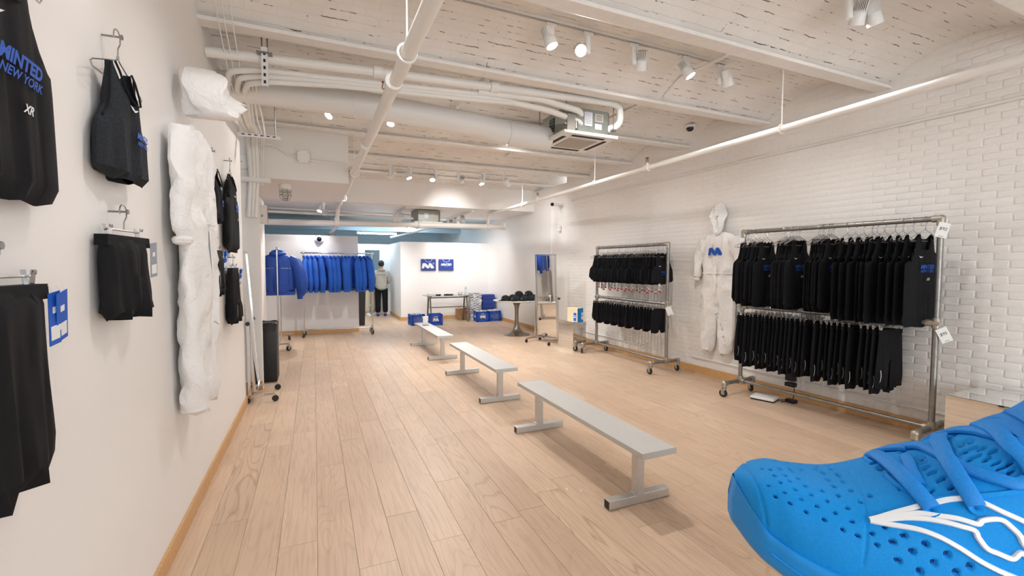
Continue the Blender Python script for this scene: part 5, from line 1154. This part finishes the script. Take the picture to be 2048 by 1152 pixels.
def build_shoe():
    t = thing('giant_running_shoe', 'giant bright blue running shoe with a white side emblem', 'giant shoe', (1.417, 1.1742, .5219), R(-39.732), None)
    NV = 170; ss = [0] + [.12*(i/56)**1.3 for i in range(1, 57)] + [.12+.50*i/200 for i in range(1, 201)] + [.62+.38*i/50 for i in range(1, 51)]
    cell = {}
    for k, (hs, hv) in enumerate(HOLES+THROAT): cell.setdefault((int(hs*20), int(hv*20)), []).append((hs, hv, k >= len(HOLES)))
    V = []; dark = []
    for s in ss:
        for j in range(NV+1):
            v = j/NV; d = 0.0
            for a in (-1, 0, 1):
                for b in (-1, 0, 1):
                    for hs, hv, th in cell.get((int(s*20)+a, int(v*20)+b), ()):
                        ra, rb = (.0042, .0070) if not th else (.0095, .0062)
                        if not th and hs > .28: ra, rb = .0062, .0095
                        if not th and hs < .07: ra, rb = .0035, .005
                        sk = .45 if th else -.3
                        u = ((s-hs)/ra)**2 + ((v-hv - sk*(s-hs)*(rb/ra))/rb)**2
                        if u < 1.6: d = max(d, min(1, (1.6-u)/.9))
            p = shoe_pt(s, v)
            if s > 0:                                     # low relief: toe cap seam, eyestay step
                seam = abs(s-(.030+.05*abs(v-.5))) ; g = .004*math.exp(-(seam/.0035)**2) if v > .03 else 0
                g += .0035*math.exp(-((s-(.245+.10*(v-.26)))/.003)**2) if .06 < v < .6 else 0
                dd = d*.013 + g
                if dd > 0: p = shoe_pt(s, v, -dd)
            V.append(tuple(p)); dark.append(d)
    F = []; mi = []
    n = NV+1
    for i in range(len(ss)-1):
        for j in range(NV):
            if ss[i] > .66 and ss[i+1] < .965 and .33 < j/NV < .665: continue      # the foot opening
            f = (i*n+j, i*n+j+1, (i+1)*n+j+1, (i+1)*n+j); F.append(f); mi.append(1 if sum(dark[q] for q in f)/4 > .72 else 0)  # deepest dent faces get the darker blue as painted-in shade
    me = bpy.data.meshes.new('upper'); me.from_pydata(V, [], F); me.materials.append(MATS['shoe_knit']); me.materials.append(MATS['hole_shade_and_outsole'])
    uv = me.uv_layers.new(name='uv')
    for p in me.polygons:
        p.use_smooth = True; p.material_index = mi[p.index]
        for li in p.loop_indices: k = me.loops[li].vertex_index; uv.data[li].uv = (ss[k//n]*4, (k % n)/NV)
    bm = bmesh.new(); bm.from_mesh(me); bmesh.ops.recalc_face_normals(bm, faces=bm.faces); bm.to_mesh(me); bm.free()
    up = obj('upper', me, None, t)
    # lining and insole inside the opening
    m = MB(); LV = 24; lr = [.62+.36*i/24 for i in range(25)]
    m.add([shoe_pt(s, j/LV, -.014) for s in lr for j in range(LV+1)], [(i*(LV+1)+j, i*(LV+1)+j+1, (i+1)*(LV+1)+j+1, (i+1)*(LV+1)+j) for i in range(24) for j in range(LV) if not (.66 < lr[i] and lr[i+1] < .965 and .32 < j/LV < .66)]); m.build('lining', 'lace_blue', t, True)
    rim = [shoe_pt(s, .33, -.006) for s in [.66+.305*i/16 for i in range(17)]] + [shoe_pt(.965, .33+.335*i/6, -.006) for i in range(1, 6)] + [shoe_pt(s, .665, -.006) for s in [.965-.305*i/16 for i in range(17)]]
    MB().tube(rim, .016, 8).build('collar', 'lace_blue', t, True)
    T = []
    for i in range(9):
        s = .56+.15*i/8
        for j in range(7): q = shoe_pt(s, .40+.2*j/6, .012); T.append((q.x, q.y, q.z+.02*(i/8)**2*4))
    m = MB().add(T + [(x, y, z-.018) for x, y, z in T], [(i*7+j, i*7+j+1, i*7+j+8, i*7+j+7) for i in range(8) for j in range(6)]); q = 63
    m.f += [(q+i*7+j, q+i*7+j+7, q+i*7+j+8, q+i*7+j+1) for i in range(8) for j in range(6)] + [(56+j, 57+j, q+57+j, q+56+j) for j in range(6)] + [(i*7, (i+1)*7, q+(i+1)*7, q+i*7) for i in range(8)] + [(i*7+6, q+i*7+6, q+i*7+13, i*7+13) for i in range(8)]
    m.build('tongue', 'lace_blue', t, 50)
    # midsole and outsole
    m = MB(); P = []; ns = 90
    sec = [(-1.0, 1.10), (-1.035, 1.02), (-1.05, .80), (-1.035, .58), (-1.055, .50), (-1.06, .30), (-1.0, .08), (-.92, 0)]
    sec = sec + [(-x, z) for x, z in reversed(sec)]
    for i in range(ns+1):
        s = (i/ns)**1.35; w = max(.02, cs('w', s))*SQ; zb = cs('b', s)*SQ; h = (.11+.07*s)*SQ
        rise = .42*max(0, 1-s/.06)**1.0
        P += [(s*SL - (.012*(1-s/.04) if s < .04 else 0) + (.03*rise if z > .9 else 0), x*w - (.008 if x < 0 else -.008), zb+h*(z+(rise if z > .9 else 0))) for x, z in sec]
    k = len(sec); m.add(P, [(i*k+j, i*k+(j+1) % k, (i+1)*k+(j+1) % k, (i+1)*k+j) for i in range(ns) for j in range(k)] + [tuple(range(k)), tuple(ns*k+j for j in range(k))]); ms = m.build('midsole', 'shoe_sole', t, 55)
    MB().tube([(s*SL, -(cs('w', s)*SQ*1.045+.010), cs('b', s)*SQ+(.11+.07*s)*SQ*.54) for s in [.06+.8*i/40 for i in range(41)]], .005, 6).build('groove_bead', 'shoe_sole', ms, True)
    m = MB(); P = []
    for i in range(41): s = .03+.94*i/40; w = cs('w', s)*SQ*.9; zb = cs('b', s)*SQ; P += [(s*SL, -w, zb+.004), (s*SL, -w, zb-.0+.001), (s*SL, w, zb+.001), (s*SL, w, zb+.004)]
    m.add(P, [(i*4+j, i*4+(j+1) % 4, (i+1)*4+(j+1) % 4, (i+1)*4+j) for i in range(40) for j in range(4)]); m.build('outsole', 'hole_shade_and_outsole', t)
    # white emblem strokes, raised from the near side
    def dense(P, k=8):
        out = []
        for i in range(len(P)-1):
            p0 = P[max(0, i-1)]; p1 = P[i]; p2 = P[i+1]; p3 = P[min(len(P)-1, i+2)]
            for j in range(k):
                u = j/k; out.append(tuple(.5*((2*b)+(-a+c)*u+(2*a-5*b+4*c-d)*u*u+(-a+3*b-3*c+d)*u**3) for a, b, c, d in zip(p0, p1, p2, p3)))
        return out + [P[-1]]
    def ribbon(P, w, th, lift, mb, k=8, arch=0.0):
        D = dense(P, k); C = [shoe_pt(s, v, lift) for s, v in D]; U = [shoe_pt(s, v) for s, v in D]; n = len(C); V = []
        for i in range(n):
            tg = (C[min(n-1, i+1)]-C[max(0, i-1)]).normalized(); nm = (C[i]-U[i]).normalized(); b = tg.cross(nm).normalized(); c = C[i] + nm*arch*math.sin(math.pi*i/(n-1))
            for x, y in ((-.5, -.5), (-.5, .15), (-.36, .5), (.36, .5), (.5, .15), (.5, -.5)): V.append(c + b*x*w + nm*y*th)
        F = [(i*6+j, i*6+(j+1) % 6, (i+1)*6+(j+1) % 6, (i+1)*6+j) for i in range(n-1) for j in range(6)] + [tuple(range(6)), tuple((n-1)*6+j for j in range(6))]; return mb.add(V, F)
    st = {'a': [(.251, .261), (.296, .284), (.346, .294)], 'b': [(.371, .294), (.396, .291), (.419, .281)], 'c': [(.449, .251), (.479, .207), (.516, .164), (.56, .11)],
          'd': [(.251, .261), (.291, .271), (.338, .268), (.368, .247), (.401, .221), (.431, .191), (.441, .197), (.461, .194), (.476, .184), (.489, .161), (.501, .137), (.506, .117), (.515, .104), (.53, .10), (.56, .09)],
          'e': [(.251, .257), (.303, .261), (.341, .247), (.373, .224), (.401, .197), (.424, .174), (.429, .151), (.441, .12), (.459, .104), (.484, .087), (.499, .097), (.511, .087), (.54, .06)],
          'f': [(.251, .256), (.288, .237), (.328, .211), (.361, .177), (.391, .137), (.424, .094), (.454, .067), (.486, .047), (.52, .03)]}
    for k, P in st.items(): ribbon(P, .0145, .008, .004, MB()).build('emblem_stroke', 'shoe_white', t, 50)
    # laces and eyelets
    LC = [[(.346, .60), (.346, .498), (.346, .411), (.353, .334), (.363, .274)], [(.476, .562), (.441, .468), (.431, .395), (.429, .318), (.436, .244)], [(.549, .57), (.545, .50), (.541, .462), (.536, .388), (.544, .334), (.55, .26)], [(.62, .60), (.605, .5), (.60, .40), (.61, .3)],
          [(.40, .63), (.406, .585), (.426, .535), (.434, .475), (.452, .36)], [(.388, .512), (.371, .452), (.363, .378)], [(.446, .385), (.474, .328), (.511, .278), (.534, .274)], [(.36, .72), (.385, .62), (.41, .56)], [(.48, .69), (.50, .60), (.53, .50), (.56, .38)], [(.57, .68), (.585, .58), (.60, .5)]]
    for i, P in enumerate(LC): ribbon(P, .046 if i < 4 else .036, .014, .011 if i < 4 else .005, MB(), 7, .016 if i < 4 else .006).build('lace', 'lace_blue', t, 50)
    for s, v in ((.363, .268), (.436, .238), (.55, .255), (.363, .735), (.48, .70), (.57, .69)):
        c = shoe_pt(s, v, .004); n = (shoe_pt(s, v, .02)-shoe_pt(s, v)).normalized(); MB().lathe([(.006, 0), (.010, .003), (.019, .0035), (.021, 0)], 14, c, n).build('eyelet', 'shoe_knit', t, True)
    # two swells around the throat where the padded eyestay is stitched on
    for sg in (0, 1):
        P = [(.325, .47), (.33, .40), (.36, .32), (.42, .285), (.50, .255), (.60, .24)]; P = [(s, v if sg == 0 else 1-v) for s, v in P]; ribbon(P, .016, .008, .002, MB()).build('eyestay_edge', 'shoe_knit', t, 50)
build_shoe()
t = thing('mirrored_plinth', 'mirrored plinth under the giant blue shoe', 'plinth', (1.417, 1.1742, 0), R(-39.732)); h = .5219
MB().box((.80, 0, h/2), (1.02, .40, h-.004)).build('core', 'alu', t)
for s in (-1, 1): MB().box((.80+s*.513, 0, h/2), (.006, .412, h)).build('side_panel', 'mirror', t); MB().box((.80, s*.203, h/2), (1.02, .006, h)).build('side_panel', 'mirror', t)
MB().box((.80, 0, h-.002), (1.03, .412, .004)).build('top_panel', 'mirror', t)

# ================================================================ people at the end of the passage
def skin_mesh(V, E, Rr, sub=1, root=0):
    me = bpy.data.meshes.new('sk'); me.from_pydata(V, E, []); o = bpy.data.objects.new('sk', me); COL.objects.link(o)
    m = o.modifiers.new('s', 'SKIN'); m.use_smooth_shade = True
    for i, v in enumerate(me.skin_vertices[0].data):
        r = Rr[i]; v.radius = r if isinstance(r, tuple) else (r, r); v.use_root = (i == root)
    if sub: d = o.modifiers.new('d', 'SUBSURF'); d.levels = sub
    out = bpy.data.meshes.new_from_object(o.evaluated_get(bpy.context.evaluated_depsgraph_get())); bpy.data.objects.remove(o)
    for p in out.polygons: p.use_smooth = True
    return out
def hand(root, p, d, s, mat='skin'):
    d = Vector(d).normalized(); side = Vector((0, 0, 1)).cross(d); side = side.normalized() if side.length > .1 else Vector((1, 0, 0)); up = d.cross(side)
    V = [Vector(p)]; E = []; Rr = [.026]
    V.append(Vector(p)+d*.05); E.append((0, 1)); Rr.append(.028)
    for k, (off, L) in enumerate(((-.027, .06), (-.009, .072), (.009, .068), (.027, .052))):
        a = V[1]+side*off+d*.03; b = a+d*L*.5-up*.012; c = b+d*L*.35-up*.024; i = len(V); V += [a, b, c]; E += [(1, i), (i, i+1), (i+1, i+2)]; Rr += [.010, .0085, .0075]
    i = len(V); V += [V[0]+side*s*-.035+d*.03, V[0]+side*s*-.05+d*.065-up*.01]; E += [(0, i), (i, i+1)]; Rr += [.011, .009]
    return obj('hand', skin_mesh([tuple(v) for v in V], E, Rr, 1), mat, root)
def person(label, loc, rz, H, top, trouser, shoe, pose, hairm='hair', line=True):
    """faces local -Y"""
    t = thing('person', label, 'person', loc, rz); k = H/1.78
    sh, hp = 1.45*k, .94*k; la, ra = pose
    J = [(0, 0, hp), (0, .0, 1.15*k), (0, .015, 1.36*k), (0, .01, 1.50*k), (0, -.005, 1.56*k), (0, -.01, 1.66*k), (0, -.005, 1.74*k)]; E = [(0, 1), (1, 2), (2, 3), (3, 4), (4, 5), (5, 6)]
    Rr = [(.15, .10), (.13, .09), (.14, .09), (.055, .06), (.06, .065), (.078, .098), (.06, .075)]
    def chain(st, pts, rad):
        a = st
        for p, r in zip(pts, rad): J.append(p); Rr.append(r); E.append((a, len(J)-1)); a = len(J)-1
    for s, arm in ((-1, la), (1, ra)): chain(2, [(s*.175, .01, 1.39*k), tuple(Vector(arm[0])), tuple(Vector(arm[1]))], [.045, .04, .03])
    for s in (-1, 1): chain(0, [(s*.095, .0, .86*k), (s*.105, -.01, .48*k), (s*.11, .015, .09*k), (s*.115, -.10, .045)], [.085, .058, .042, .035])
    body = obj('body', skin_mesh(J, E, Rr, 2), 'skin', t)
    # clothes: slightly fuller than the body
    hv = [(0, 0, .80*k), (0, 0, .98*k), (0, .0, 1.2*k), (0, .015, 1.36*k), (0, .012, 1.475*k)]; he = [(0, 1), (1, 2), (2, 3), (3, 4)]; hr = [(.175, .135), (.20, .15), (.19, .14), (.19, .13), (.085, .085)]
    for s, arm in ((-1, la), (1, ra)):
        i = len(hv); a, b = Vector(arm[0]), Vector(arm[1]); hv += [(s*.20, .01, 1.40*k), tuple(a), tuple(a.lerp(b, .88))]; he += [(3, i), (i, i+1), (i+1, i+2)]; hr += [.085, .068, .05]
    hood = obj('sweatshirt', skin_mesh(hv, he, hr, 2), top, t)
    MB().tube([(.095*math.cos(a), .02+.075*math.sin(a)+.03*(math.sin(a) > 0), 1.475*k+.012*math.sin(a)) for a in [2*math.pi*i/16 for i in range(16)]], .026, 8, closed=True).build('collar', top, hood, True)
    if line: m = MB(); lettering(m, 'MINTED NEW YORK', lambda x, y: (-x, .152, 1.33*k+y), size=.03, width=.24, bold=.03); m.build('back_line', 'print_black', hood)
    tv = [(0, 0, .96*k)]; te = []; tr = [(.17, .125)]
    for s in (-1, 1): i = len(tv); tv += [(s*.10, 0, .84*k), (s*.108, -.008, .48*k), (s*.112, .01, .10*k)]; te += [(0, i), (i, i+1), (i+1, i+2)]; tr += [.112, .09, .085]
    obj('trousers', skin_mesh(tv, te, tr, 2), trouser, t)
    for s in (-1, 1):
        m = MB().lathe([(0, 0), (.045, 0), (.05, .02), (.045, .06), (.03, .095), (0, .1)], 16); m.v = [(x+s*.115, y*2.6-.055, z*(1 if y > -.02 else .72)) for x, y, z in m.v]; m.build('shoe', shoe, t, 50)
    # head details
    hz = 1.675*k
    m = MB().ell((0, .014, hz+.012), (.090, .108, .112), 18, 14); m.v = [p for p in m.v]; 
    keep = [f for f in m.f if sum(m.v[i][2] for i in f)/len(f) > hz-(.075 if sum(m.v[i][1] for i in f)/len(f) > .03 else .03) and not (sum(m.v[i][1] for i in f)/len(f) < -.045 and sum(m.v[i][2] for i in f)/len(f) < hz+.055)]; m.f = keep; m.build('hair', hairm, t, True)
    for s in (-1, 1):
        MB().ell((s*.083, .005, hz-.01), (.012, .022, .032), 8, 6).build('ear', 'skin', t, True); MB().ell((s*.03, -.096, hz), (.011, .007, .006), 8, 6).build('eye', 'print_black', t, True)
    MB().ell((0, -.108, hz-.028), (.013, .018, .024), 8, 6).build('nose', 'skin', t, True); MB().ell((0, -.097, hz-.062), (.024, .008, .007), 8, 6).build('mouth', 'tag_red', t, True)
    for s, arm in ((-1, la), (1, ra)): hand(t, arm[1], Vector(arm[1])-Vector(arm[0]), s)
    return t
person('person seen from behind in a pale grey sweatshirt and black trousers', (1.93, 14.65, 0), R(176), 1.74, 'grey_hoodie', 'black_cloth', 'bag_blue', [((-.26, .02, 1.13), (-.19, -.18, 1.02)), ((.28, .05, 1.14), (.20, -.16, 1.0))])
person('person mostly hidden behind the pullovers, in pale trousers', (1.62, 14.95, 0), R(30), 1.72, 'black_cloth', 'pale_trouser', 'tag_white', [((-.25, -.02, 1.12), (-.18, -.2, .98)), ((.25, -.02, 1.12), (.18, -.2, 1.0))], line=False)
